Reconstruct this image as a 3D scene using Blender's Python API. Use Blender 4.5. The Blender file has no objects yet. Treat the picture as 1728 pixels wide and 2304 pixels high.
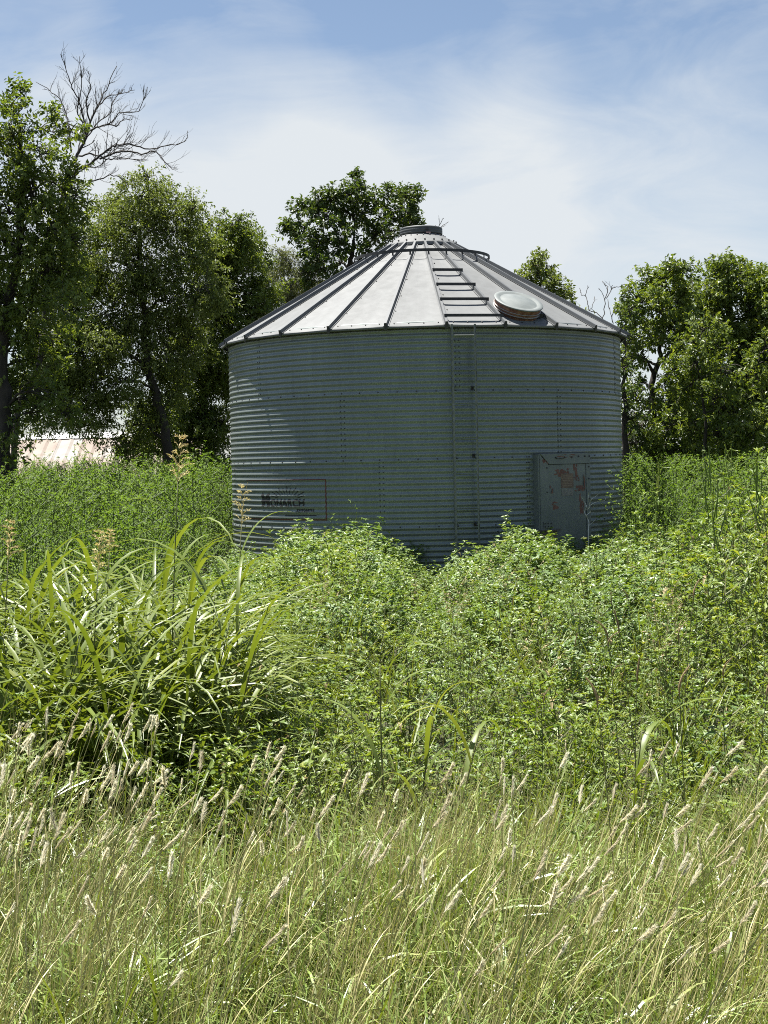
import bpy, bmesh, math, random
import numpy as np
from mathutils import Vector, Matrix, Euler

C = bpy.context.scene
COL = C.collection
random.seed(7)
RNG = np.random.default_rng(11)
R = math.radians

# ------------------------------------------------------------------ camera, sky, sun, exposure
F_PX, W_PX, H_PX = 3328.0, 1728.0, 2304.0
EYE = 1.62
PITCH, ROLL = 1.95, -1.3
cam = bpy.data.cameras.new('camera'); camo = bpy.data.objects.new('camera', cam); COL.objects.link(camo)
CAM_R = (Matrix.Rotation(R(90 - PITCH), 3, 'X') @ Matrix.Rotation(R(ROLL), 3, 'Z'))
camo.location = (0, 0, EYE); camo.rotation_euler = CAM_R.to_euler()
cam.sensor_fit = 'VERTICAL'; cam.sensor_height = 24.0; cam.sensor_width = 18.0
cam.lens = F_PX / H_PX * 24.0
cam.clip_start = 0.1; cam.clip_end = 9000
C.camera = camo

SUN_EL, SUN_TH = 72.0, -123.0      # elevation; azimuth counted from the camera side of the bin, positive to the right
sx = math.sin(R(SUN_TH)) * math.cos(R(SUN_EL)); sy = -math.cos(R(SUN_TH)) * math.cos(R(SUN_EL)); sz = math.sin(R(SUN_EL))
sun = bpy.data.lights.new('sun', 'SUN'); suno = bpy.data.objects.new('sun', sun); COL.objects.link(suno)
sun.energy = 5.0; sun.angle = R(0.53); sun.color = (1.0, 0.965, 0.90)
suno.rotation_euler = Vector((sx, sy, sz)).to_track_quat('Z', 'Y').to_euler(); suno.location = (0, 0, 40)

C.view_settings.view_transform = 'Standard'; C.view_settings.look = 'None'
C.view_settings.exposure = 1.5; C.view_settings.gamma = 1.0; C.view_settings.use_curve_mapping = False
C.render.engine = 'CYCLES'
C.cycles.use_denoising = False
C.cycles.max_bounces = 8; C.cycles.diffuse_bounces = 2; C.cycles.glossy_bounces = 3
C.cycles.transmission_bounces = 4; C.cycles.transparent_max_bounces = 6
C.cycles.sample_clamp_indirect = 6.0
C.cycles.filter_width = 1.0

def cam_dir(px, py):
    return (CAM_R @ Vector(((px - W_PX / 2) / F_PX, -(py - H_PX / 2) / F_PX, -1.0))).normalized()
def P(px, py, d):
    """point at depth d (world +Y) seen at photo pixel px, py"""
    v = cam_dir(px, py); t = d / v.y
    return Vector((v.x * t, d, EYE + v.z * t))
def XD(px, d):
    v = cam_dir(px, 1037); return v.x / v.y * d

def world():
    w = bpy.data.worlds.new('World'); C.world = w; w.use_nodes = True
    nt = w.node_tree; N = nt.nodes; L = nt.links; N.clear()
    out = N.new('ShaderNodeOutputWorld'); bg = N.new('ShaderNodeBackground')
    sky = N.new('ShaderNodeTexSky'); sky.sky_type = 'NISHITA'; sky.sun_disc = False
    sky.sun_elevation = R(SUN_EL); sky.sun_rotation = math.atan2(sx, sy)
    sky.altitude = 300; sky.air_density = 1.0; sky.dust_density = 0.6; sky.ozone_density = 1.6
    tc = N.new('ShaderNodeTexCoord')
    def vm(op, a=None, b=None):
        n = N.new('ShaderNodeVectorMath'); n.operation = op
        for i, v in ((0, a), (1, b)):
            if v is None: continue
            if isinstance(v, tuple): n.inputs[i].default_value = v
            else: L.new(v, n.inputs[i])
        return n
    def mm(op, a=None, b=None, clamp=False):
        n = N.new('ShaderNodeMath'); n.operation = op; n.use_clamp = clamp
        for i, v in ((0, a), (1, b)):
            if v is None: continue
            if isinstance(v, (int, float)): n.inputs[i].default_value = v
            else: L.new(v, n.inputs[i])
        return n.outputs[0]
    d = tc.outputs['Generated']
    # broad banks of thin cloud, each a soft cone round its own direction in the sky
    def bank(px, py, half_deg, amount, soft=1.0):
        v = cam_dir(px, py)
        dt = vm('DOT_PRODUCT', d, tuple(v)).outputs['Value']
        mr = N.new('ShaderNodeMapRange'); mr.interpolation_type = 'SMOOTHERSTEP'
        L.new(dt, mr.inputs['Value'])
        mr.inputs['From Min'].default_value = math.cos(R(half_deg)); mr.inputs['From Max'].default_value = 1.0
        mr.inputs['To Min'].default_value = 0.0; mr.inputs['To Max'].default_value = amount
        return mr.outputs['Result']
    sep = N.new('ShaderNodeSeparateXYZ'); L.new(d, sep.inputs[0])
    # height above the horizon: thin high cloud thickens towards it
    hz = N.new('ShaderNodeMapRange'); hz.interpolation_type = 'SMOOTHSTEP'; L.new(sep.outputs['Z'], hz.inputs['Value'])
    hz.inputs['From Min'].default_value = 0.13; hz.inputs['From Max'].default_value = 0.29
    hz.inputs['To Min'].default_value = 0.42; hz.inputs['To Max'].default_value = 0.0
    b = hz.outputs['Result']
    for q in CLOUD_BANKS: b = mm('ADD', b, bank(*q))
    # wispy structure
    mp = N.new('ShaderNodeMapping'); mp.inputs['Scale'].default_value = (5.0, 5.0, 9.0); mp.inputs['Rotation'].default_value = (0.25, 0.55, 0.2)
    L.new(d, mp.inputs[0])
    n1 = N.new('ShaderNodeTexNoise'); n1.inputs['Scale'].default_value = 1.0; n1.inputs['Detail'].default_value = 5.5; n1.inputs['Roughness'].default_value = 0.52
    n1.inputs['Distortion'].default_value = 0.9; L.new(mp.outputs[0], n1.inputs['Vector'])
    mp2 = N.new('ShaderNodeMapping'); mp2.inputs['Scale'].default_value = (6, 12, 20); mp2.inputs['Rotation'].default_value = (0.0, 0.6, 0.25)
    L.new(d, mp2.inputs[0])
    n2 = N.new('ShaderNodeTexNoise'); n2.inputs['Scale'].default_value = 1.0; n2.inputs['Detail'].default_value = 6; n2.inputs['Roughness'].default_value = 0.6
    n2.inputs['Distortion'].default_value = 1.4; L.new(mp2.outputs[0], n2.inputs['Vector'])
    s = mm('ADD', mm('MULTIPLY', mm('SUBTRACT', n1.outputs['Fac'], 0.5), 0.60), mm('MULTIPLY', mm('SUBTRACT', n2.outputs['Fac'], 0.5), 0.95))
    fac = mm('ADD', b, s, True)
    hsv = N.new('ShaderNodeHueSaturation'); hsv.inputs['Saturation'].default_value = 0.92; hsv.inputs['Value'].default_value = SKY_VALUE
    L.new(sky.outputs[0], hsv.inputs['Color'])
    mix = N.new('ShaderNodeMix'); mix.data_type = 'RGBA'
    L.new(fac, mix.inputs['Factor']); L.new(hsv.outputs[0], mix.inputs['A'])
    mix.inputs['B'].default_value = CLOUD_COL
    L.new(mix.outputs['Result'], bg.inputs['Color'])
    bg.inputs['Strength'].default_value = 0.055
    L.new(bg.outputs[0], out.inputs['Surface'])
SKY_VALUE = 0.80
CLOUD_COL = (4.95, 5.25, 5.5, 1)
CLOUD_BANKS = [(864, 1300, 45.0, 0.08), (500, 450, 9.0, 0.56), (960, 470, 8.0, 0.42), (1400, 600, 8.0, 0.22), (1130, 170, 3.4, 0.20), (40, 60, 4.5, 0.16), (60, 430, 6.0, 0.30),
               (900, 110, 5.0, -0.30), (430, 130, 4.6, -0.22), (1500, 140, 6, -0.02), (1450, 330, 5.5, 0.02), (1640, 60, 4.0, 0.10)]
world()

# ------------------------------------------------------------------ helpers: objects and tags
def tag(o, label=None, cat=None, group=None, kind=None):
    if label: o['label'] = label
    if cat: o['category'] = cat
    if group: o['group'] = group
    if kind: o['kind'] = kind
    return o
def empty(name, loc=(0, 0, 0), parent=None, rz=0.0):
    o = bpy.data.objects.new(name, None); COL.objects.link(o)
    o.location = loc; o.rotation_euler = (0, 0, rz); o.parent = parent; o.empty_display_size = 0.2
    return o
def link(name, me, parent=None, loc=(0, 0, 0), rot=(0, 0, 0)):
    o = bpy.data.objects.new(name, me); COL.objects.link(o)
    o.location = loc; o.rotation_euler = rot; o.parent = parent
    return o
def copy_tree(o, parent=None):
    c = o.copy(); COL.objects.link(c); c.parent = parent
    for ch in o.children: copy_tree(ch, c)
    return c

class Soup:
    """Collects vertices, faces and two per-vertex numbers (rnd: tint of this piece, along: 0 root .. 1 tip)."""
    def __init__(s): s.v = []; s.q = []; s.t = []; s.qm = []; s.tm = []; s.r = []; s.a = []; s.n = 0
    def add(s, v, quads=None, tris=None, rnd=0.5, along=0.5, mat=0):
        v = np.asarray(v, float).reshape(-1, 3); n = len(v)
        s.v.append(v)
        if quads is not None and len(quads):
            qq = np.asarray(quads, int).reshape(-1, 4) + s.n; s.q.append(qq); s.qm.append(np.full(len(qq), mat))
        if tris is not None and len(tris):
            tt = np.asarray(tris, int).reshape(-1, 3) + s.n; s.t.append(tt); s.tm.append(np.full(len(tt), mat))
        s.r.append(np.broadcast_to(np.asarray(rnd, float), (n,)).copy() if np.ndim(rnd) < 2 else rnd.ravel())
        s.a.append(np.broadcast_to(np.asarray(along, float), (n,)).copy() if np.ndim(along) < 2 else along.ravel())
        s.n += n
    def mesh(s, name, mats, smooth=False):
        me = bpy.data.meshes.new(name)
        v = np.concatenate(s.v) if s.v else np.zeros((0, 3))
        q = np.concatenate(s.q) if s.q else np.zeros((0, 4), int); t = np.concatenate(s.t) if s.t else np.zeros((0, 3), int)
        me.vertices.add(len(v)); me.vertices.foreach_set('co', v.astype(np.float32).ravel())
        nl = q.size + t.size; me.loops.add(nl)
        me.loops.foreach_set('vertex_index', np.concatenate([q.ravel(), t.ravel()]).astype(np.int32))
        npoly = len(q) + len(t); me.polygons.add(npoly)
        st = np.concatenate([np.arange(len(q)) * 4, q.size + np.arange(len(t)) * 3]).astype(np.int32)
        me.polygons.foreach_set('loop_start', st)
        mi = np.concatenate([np.concatenate(s.qm) if s.qm else np.zeros(0), np.concatenate(s.tm) if s.tm else np.zeros(0)]).astype(np.int32)
        me.polygons.foreach_set('material_index', mi)
        me.polygons.foreach_set('use_smooth', np.full(npoly, smooth))
        me.update(calc_edges=True)
        for nm, arr in (('rnd', s.r), ('along', s.a)):
            at = me.attributes.new(nm, 'FLOAT', 'POINT'); at.data.foreach_set('value', np.concatenate(arr).astype(np.float32))
        for m in (mats if isinstance(mats, (list, tuple)) else [mats]): me.materials.append(m)
        return me
    def obj(s, name, mats, parent=None, smooth=False, **k): return link(name, s.mesh(name, mats, smooth), parent, **k)

def frame_of(t):
    t = np.asarray(t, float); t = t / (np.linalg.norm(t) + 1e-9)
    up = np.array([0, 0, 1.0]) if abs(t[2]) < 0.95 else np.array([1.0, 0, 0])
    a = np.cross(t, up); a /= np.linalg.norm(a); b = np.cross(a, t)
    return t, a, b
def tube(s, pts, rad, sides=5, mat=0, rnd=0.5, cap=True, along=None):
    pts = np.asarray(pts, float); n = len(pts); rad = np.broadcast_to(np.asarray(rad, float), (n,))
    tg = np.gradient(pts, axis=0)
    v = []; prev = None
    for i in range(n):
        t, a, b = frame_of(tg[i])
        if prev is not None:
            a = prev - t * np.dot(prev, t); a /= (np.linalg.norm(a) + 1e-9); b = np.cross(a, t)
        prev = a
        for k in range(sides):
            an = 2 * math.pi * k / sides
            v.append(pts[i] + rad[i] * (math.cos(an) * a + math.sin(an) * b))
    q = [(i * sides + k, i * sides + (k + 1) % sides, (i + 1) * sides + (k + 1) % sides, (i + 1) * sides + k) for i in range(n - 1) for k in range(sides)]
    t3 = []
    if cap and sides > 2:
        m = len(v); v.append(pts[0]); v.append(pts[-1])
        t3 = [(m, (k + 1) % sides, k) for k in range(sides)] + [(m + 1, (n - 1) * sides + k, (n - 1) * sides + (k + 1) % sides) for k in range(sides)]
    al = 0.5 if along is None else np.concatenate([np.repeat(along, sides), [along[0], along[-1]] if t3 else []])
    s.add(v, q, t3, rnd, al, mat)
def box(s, c, half, M=None, mat=0, rnd=0.5):
    v = np.array([[x, y, z] for x in (-1, 1) for y in (-1, 1) for z in (-1, 1)], float) * np.asarray(half, float)
    if M is not None: v = v @ np.array(M.to_3x3()).T
    v = v + np.asarray(c, float)
    s.add(v, [(0, 1, 3, 2), (4, 6, 7, 5), (0, 4, 5, 1), (2, 3, 7, 6), (0, 2, 6, 4), (1, 5, 7, 3)], None, rnd, 0.5, mat)
def lathe(s, prof, n=48, M=None, mat=0):
    prof = np.asarray(prof, float); m = len(prof)
    an = np.arange(n) * 2 * math.pi / n
    v = np.stack([prof[:, None, 0] * np.sin(an), -prof[:, None, 0] * np.cos(an), np.broadcast_to(prof[:, None, 1], (m, n))], -1).reshape(-1, 3)
    if M is not None: v = v @ np.array(M.to_3x3()).T + np.array(M.translation)
    s.add(v, [(i * n + k, i * n + (k + 1) % n, (i + 1) * n + (k + 1) % n, (i + 1) * n + k) for i in range(m - 1) for k in range(n)], None, 0.5, 0.5, mat)
def smooth_path(pts, k=4):
    """Catmull-Rom through the points"""
    p = np.asarray(pts, float); p = np.vstack([2 * p[0] - p[1], p, 2 * p[-1] - p[-2]]); out = []
    for i in range(1, len(p) - 2):
        for t in np.arange(k) / k:
            out.append(0.5 * (2 * p[i] + (p[i + 1] - p[i - 1]) * t + (2 * p[i - 1] - 5 * p[i] + 4 * p[i + 1] - p[i + 2]) * t * t + (3 * p[i] - p[i - 1] - 3 * p[i + 1] + p[i + 2]) * t ** 3))
    out.append(p[-2]); return np.array(out)
def unit(a): return a / (np.linalg.norm(a, axis=-1, keepdims=True) + 1e-9)

def leaves(s, base, axis, nrm, length, width, rnd, droop=0.15, fold=0.12, fine=False, mat=0, wide_at=0.42):
    """vectorised leaves: folded along the midrib; fine = 4 triangles, else 2"""
    n = len(base)
    if n == 0: return
    axis = unit(axis); side = unit(np.cross(axis, nrm)); nn = np.cross(side, axis)
    length = np.broadcast_to(length, (n,))[:, None]; width = np.broadcast_to(width, (n,))[:, None]
    rnd = np.broadcast_to(rnd, (n,))
    b = base; tip = base + axis * length - nn * droop * length
    m = base + axis * length * wide_at
    l = m + side * width / 2 + nn * fold * width; r = m - side * width / 2 + nn * fold * width
    i0 = np.arange(n)[:, None]
    if fine:
        c = base + axis * length * 0.5 - nn * droop * 0.12 * length
        v = np.stack([b, r, tip, l, c], 1).reshape(-1, 3)
        tr = np.concatenate([i0 * 5 + np.array([0, 1, 4]), i0 * 5 + np.array([1, 2, 4]), i0 * 5 + np.array([4, 2, 3]), i0 * 5 + np.array([0, 4, 3])])
        s.add(v, None, tr, np.repeat(rnd, 5), np.tile([0, .5, 1, .5, .5], n), mat)
    else:
        v = np.stack([b, r, tip, l], 1).reshape(-1, 3)
        tr = np.concatenate([i0 * 4 + np.array([0, 1, 2]), i0 * 4 + np.array([0, 2, 3])])
        s.add(v, None, tr, np.repeat(rnd, 4), np.tile([0, .5, 1, .5], n), mat)

def blades(s, base, az, length, width, lean0, bend, rnd, segs=5, power=1.4, vee=0.0, mat=0, wob=None):
    """vectorised grass blades: strips that start at lean0 from vertical and bend over by `bend` radians"""
    n = len(base); az = np.asarray(az); d = np.stack([np.cos(az), np.sin(az), 0 * az], -1)
    side = np.stack([-np.sin(az), np.cos(az), 0 * az], -1)
    if wob is not None: side = unit(side + wob)
    pos = base.copy(); rows = [pos]; lens = np.broadcast_to(length, (n,)); w = np.broadcast_to(width, (n,))
    for k in range(segs):
        t = (k + 0.5) / segs
        th = lean0 + bend * t ** power
        pos = pos + (d * np.sin(th)[:, None] + np.array([0, 0, 1.0]) * np.cos(th)[:, None]) * (lens / segs)[:, None]
        rows.append(pos)
    rows = np.stack(rows, 1)                       # n, segs+1, 3
    ts = np.arange(segs + 1) / segs
    prof = np.clip(0.55 + 1.6 * ts, 0, 1) * np.clip((1.02 - ts) / 0.55, 0, 1) ** 0.8; prof[-1] = 0.04
    hw = (w[:, None] * prof[None])[..., None] / 2
    L_ = rows + side[:, None] * hw; R_ = rows - side[:, None] * hw
    if vee > 0:
        M_ = rows.copy(); L_[..., 2] += vee * hw[..., 0]; R_[..., 2] += vee * hw[..., 0]
        v = np.stack([L_, M_, R_], 2).reshape(n, -1, 3); m = 3
        qs = [(k * 3 + j, k * 3 + j + 1, k * 3 + j + 4, k * 3 + j + 3) for k in range(segs) for j in (0, 1)]
        al = np.tile(np.array([0.0, 1.0, 0.0]), segs + 1)          # here "along" marks the pale midrib
    else:
        v = np.stack([L_, R_], 2).reshape(n, -1, 3); m = 2
        qs = [(k * 2, k * 2 + 1, k * 2 + 3, k * 2 + 2) for k in range(segs)]
        al = np.repeat(ts, 2)
    nv = (segs + 1) * m
    q = (np.arange(n)[:, None, None] * nv + np.array(qs)[None]).reshape(-1, 4)
    s.add(v.reshape(-1, 3), q, None, np.repeat(np.broadcast_to(rnd, (n,)), nv), np.tile(al, n), mat)
    return rows

# ------------------------------------------------------------------ materials
def nodes_of(name):
    m = bpy.data.materials.new(name); m.use_nodes = True
    return m, m.node_tree.nodes, m.node_tree.links, m.node_tree.nodes['Principled BSDF']
def ramp_node(N, stops):
    r = N.new('ShaderNodeValToRGB'); e = r.color_ramp.elements
    while len(e) < len(stops): e.new(0.5)
    for i, (p, c) in enumerate(stops): e[i].position = p; e[i].color = (*c, 1)
    return r
def leaf_mat(name, stops, rough=0.5, trans=0.35, inst=0.5, glow=(1.25, 1.3, 0.55), along_to=None, along_pos=(0.0, 0.5), spec=0.4):
    """foliage: a tint per leaf and per plant, a share of light passing through the blade"""
    m, N, L, p = nodes_of(name)
    a = N.new('ShaderNodeAttribute'); a.attribute_name = 'rnd'
    oi = N.new('ShaderNodeObjectInfo')
    mx = N.new('ShaderNodeMix'); mx.data_type = 'FLOAT'; mx.inputs[0].default_value = inst
    L.new(a.outputs['Fac'], mx.inputs[2]); L.new(oi.outputs['Random'], mx.inputs[3])
    r = ramp_node(N, stops); L.new(mx.outputs[0], r.inputs[0]); col = r.outputs[0]
    if along_to:
        b = N.new('ShaderNodeAttribute'); b.attribute_name = 'along'
        mr = N.new('ShaderNodeMapRange'); L.new(b.outputs['Fac'], mr.inputs[0]); mr.inputs[1].default_value = along_pos[0]; mr.inputs[2].default_value = along_pos[1]
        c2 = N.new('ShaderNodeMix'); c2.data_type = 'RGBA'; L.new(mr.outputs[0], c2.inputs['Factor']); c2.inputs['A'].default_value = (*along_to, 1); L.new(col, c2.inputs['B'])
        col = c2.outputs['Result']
    L.new(col, p.inputs['Base Color']); p.inputs['Roughness'].default_value = rough; p.inputs['Specular IOR Level'].default_value = spec
    t = N.new('ShaderNodeBsdfTranslucent')
    g = N.new('ShaderNodeMix'); g.data_type = 'RGBA'; g.blend_type = 'MULTIPLY'; g.inputs['Factor'].default_value = 1; L.new(col, g.inputs['A']); g.inputs['B'].default_value = (*glow, 1)
    L.new(g.outputs['Result'], t.inputs['Color'])
    ms = N.new('ShaderNodeMixShader'); ms.inputs[0].default_value = trans
    L.new(p.outputs[0], ms.inputs[1]); L.new(t.outputs[0], ms.inputs[2])
    L.new(ms.outputs[0], N['Material Output'].inputs['Surface'])
    return m
def noise_mat(name, stops, scale=4, rough=0.7, metal=0.0, detail=6, bump=0.0, stretch=(1, 1, 1), rough_var=0.0, coord='Object', spec=0.5):
    m, N, L, p = nodes_of(name)
    tc = N.new('ShaderNodeTexCoord'); mp = N.new('ShaderNodeMapping'); mp.inputs['Scale'].default_value = stretch
    L.new(tc.outputs[coord], mp.inputs[0])
    n = N.new('ShaderNodeTexNoise'); n.inputs['Scale'].default_value = scale; n.inputs['Detail'].default_value = detail; L.new(mp.outputs[0], n.inputs['Vector'])
    r = ramp_node(N, stops); L.new(n.outputs['Fac'], r.inputs[0]); L.new(r.outputs[0], p.inputs['Base Color'])
    p.inputs['Roughness'].default_value = rough; p.inputs['Metallic'].default_value = metal; p.inputs['Specular IOR Level'].default_value = spec
    if rough_var:
        mr = N.new('ShaderNodeMapRange'); L.new(n.outputs['Fac'], mr.inputs[0]); mr.inputs[3].default_value = rough - rough_var; mr.inputs[4].default_value = rough + rough_var
        L.new(mr.outputs[0], p.inputs['Roughness'])
    if bump:
        bp = N.new('ShaderNodeBump'); bp.inputs['Strength'].default_value = bump; bp.inputs['Distance'].default_value = 0.02; L.new(n.outputs['Fac'], bp.inputs['Height']); L.new(bp.outputs[0], p.inputs['Normal'])
    return m
def galv_mat(name, base, var, metal, rough, streak=True, scale=1.0):
    """weathered zinc: spangle, vertical run-off streaks, dull patches"""
    m, N, L, p = nodes_of(name)
    tc = N.new('ShaderNodeTexCoord')
    vo = N.new('ShaderNodeTexVoronoi'); vo.inputs['Scale'].default_value = 60 * scale; L.new(tc.outputs['Object'], vo.inputs['Vector'])
    n1 = N.new('ShaderNodeTexNoise'); n1.inputs['Scale'].default_value = 1.6 * scale; n1.inputs['Detail'].default_value = 8; p.inputs['Specular IOR Level'].default_value = 0.3; n1.inputs['Roughness'].default_value = 0.65; L.new(tc.outputs['Object'], n1.inputs['Vector'])
    mp = N.new('ShaderNodeMapping'); mp.inputs['Scale'].default_value = (22, 22, 0.9) if streak else (9, 9, 9); L.new(tc.outputs['Object'], mp.inputs[0])
    n2 = N.new('ShaderNodeTexNoise'); n2.inputs['Scale'].default_value = 1.0; n2.inputs['Detail'].default_value = 5; L.new(mp.outputs[0], n2.inputs['Vector'])
    def mm(op, a, b):
        n = N.new('ShaderNodeMath'); n.operation = op
        for i, v in ((0, a), (1, b)):
            if isinstance(v, (int, float)): n.inputs[i].default_value = v
            else: L.new(v, n.inputs[i])
        return n.outputs[0]
    sp = N.new('ShaderNodeSeparateColor'); L.new(vo.outputs['Color'], sp.inputs[0])
    f = mm('ADD', mm('MULTIPLY', n1.outputs['Fac'], 0.55), mm('MULTIPLY', n2.outputs['Fac'], 0.35))
    f = mm('ADD', f, mm('MULTIPLY', sp.outputs[0], 0.035))
    oi = N.new('ShaderNodeObjectInfo'); f = mm('ADD', f, mm('MULTIPLY', mm('SUBTRACT', oi.outputs['Random'], 0.5), 0.14))
    lo = tuple(x * (1 - var) for x in base); hi = tuple(min(1, x * (1 + var)) for x in base)
    r = ramp_node(N, [(0.34, lo), (0.66, hi)]); L.new(f, r.inputs[0])
    L.new(r.outputs[0], p.inputs['Base Color']); p.inputs['Metallic'].default_value = metal
    mr = N.new('ShaderNodeMapRange'); L.new(f, mr.inputs[0]); mr.inputs[1].default_value = .3; mr.inputs[2].default_value = .7; mr.inputs[3].default_value = rough + .08; mr.inputs[4].default_value = rough - .06
    L.new(mr.outputs[0], p.inputs['Roughness'])
    return m
def plain(name, col, rough=0.6, metal=0.0):
    m, N, L, p = nodes_of(name); p.inputs['Base Color'].default_value = (*col, 1); p.inputs['Roughness'].default_value = rough; p.inputs['Metallic'].default_value = metal
    return m

M = {}
M['wall'] = galv_mat('galvanised wall sheet', (0.192, 0.218, 0.210), 0.13, 0.48, 0.42)
M['roof'] = galv_mat('galvanised roof sheet', (0.142, 0.147, 0.147), 0.16, 0.0, 0.62, streak=False)
M['rib'] = galv_mat('galvanised rib', (0.11, 0.115, 0.118), 0.12, 0.15, 0.5, streak=False)
M['dark_steel'] = noise_mat('dark weathered steel', [(0.3, (0.028, 0.028, 0.030)), (0.7, (0.055, 0.055, 0.055))], 18, 0.6, 0.3)
M['ladder'] = noise_mat('ladder steel', [(0.3, (0.125, 0.14, 0.128)), (0.7, (0.19, 0.205, 0.188))], 14, 0.55, 0.4)
M['bolt'] = plain('old bolt head', (0.05, 0.05, 0.05), 0.6, 0.4)
M['rust'] = noise_mat('rusty rim', [(0.35, (0.12, 0.045, 0.028)), (0.65, (0.24, 0.13, 0.09))], 20, 0.75, 0.1)
M['lid'] = noise_mat('pale lid steel', [(0.3, (0.12, 0.135, 0.131)), (0.7, (0.16, 0.175, 0.168))], 9, 0.55, 0.0)
M['bark_dark'] = noise_mat('dark bark', [(0.3, (0.018, 0.015, 0.012)), (0.7, (0.045, 0.037, 0.03))], 6, 0.9, 0, 8, 0.6, (3, 3, .7))
M['bark_grey'] = noise_mat('grey bark', [(0.3, (0.075, 0.065, 0.055)), (0.7, (0.19, 0.17, 0.145))], 6, 0.9, 0, 8, 0.6, (3, 3, .7))
M['dead_wood'] = noise_mat('dead wood', [(0.3, (0.022, 0.019, 0.017)), (0.7, (0.050, 0.044, 0.038))], 8, 0.9, 0, 6, 0.3)
M['pale_twig'] = plain('bleached twig', (0.62, 0.60, 0.55), 0.8)
M['paint_black'] = plain('faded black paint', (0.010, 0.011, 0.012), 0.6)
M['paint_red'] = plain('faded red paint', (0.11, 0.035, 0.03), 0.6)

# ------------------------------------------------------------------ ground
def ground():
    m = noise_mat('field soil and thatch', [(0.3, (0.024, 0.020, 0.010)), (0.55, (0.036, 0.038, 0.013)), (0.75, (0.060, 0.052, 0.024))], 2.2, 0.95, 0, 9, 0.5)
    s = Soup(); rr = np.concatenate([[0], np.geomspace(2, 4000, 40)]); na = 72
    an = np.arange(na) * 2 * math.pi / na
    v = np.stack([rr[:, None] * np.cos(an), rr[:, None] * np.sin(an), 0 * rr[:, None] + 0 * an], -1)
    v[..., 2] = 0.03 * np.sin(v[..., 0] * 1.3) * np.cos(v[..., 1] * 1.1) * (rr[:, None] < 60) * (rr[:, None] > 0) - 0.02
    s.add(v.reshape(-1, 3), [(i * na + k, i * na + (k + 1) % na, (i + 1) * na + (k + 1) % na, (i + 1) * na + k) for i in range(len(rr) - 1) for k in range(na)][na * 0:])
    o = s.obj('ground', m, smooth=True); tag(o, kind='structure')
ground()

# ------------------------------------------------------------------ grain bin
BIN_D, BIN_R = 20.42, 2.667
BX = XD(958.5, BIN_D)
RING, PITCHZ, AMP = 0.8128, 0.8128 / 12, 0.0062
RE, ZE, SLOPE = 2.77, 3.236, 0.5665
COLLAR_R = 0.50
RIB0 = 4.1
def polar(r, th, z): return Vector((r * math.sin(R(th)), -r * math.cos(R(th)), z))
def roof_z(r): return ZE + (RE - r) * SLOPE
def wall_r(z): return BIN_R + AMP * math.cos(2 * math.pi * z / PITCHZ)

def bolt_at(s, p, out, size=0.009, h=0.006):
    o = np.array(out, float); o /= np.linalg.norm(o); t, a, b = frame_of(o)
    v = [np.array(p) + size * (math.cos(k * math.pi / 3) * a + math.sin(k * math.pi / 3) * b) + o * e for e in (-0.003, h) for k in range(6)]
    v.append(np.array(p) + o * h * 1.25)
    s.add(v, [(k, (k + 1) % 6, 6 + (k + 1) % 6, 6 + k) for k in range(6)], [(6 + k, 6 + (k + 1) % 6, 12) for k in range(6)])

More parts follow.
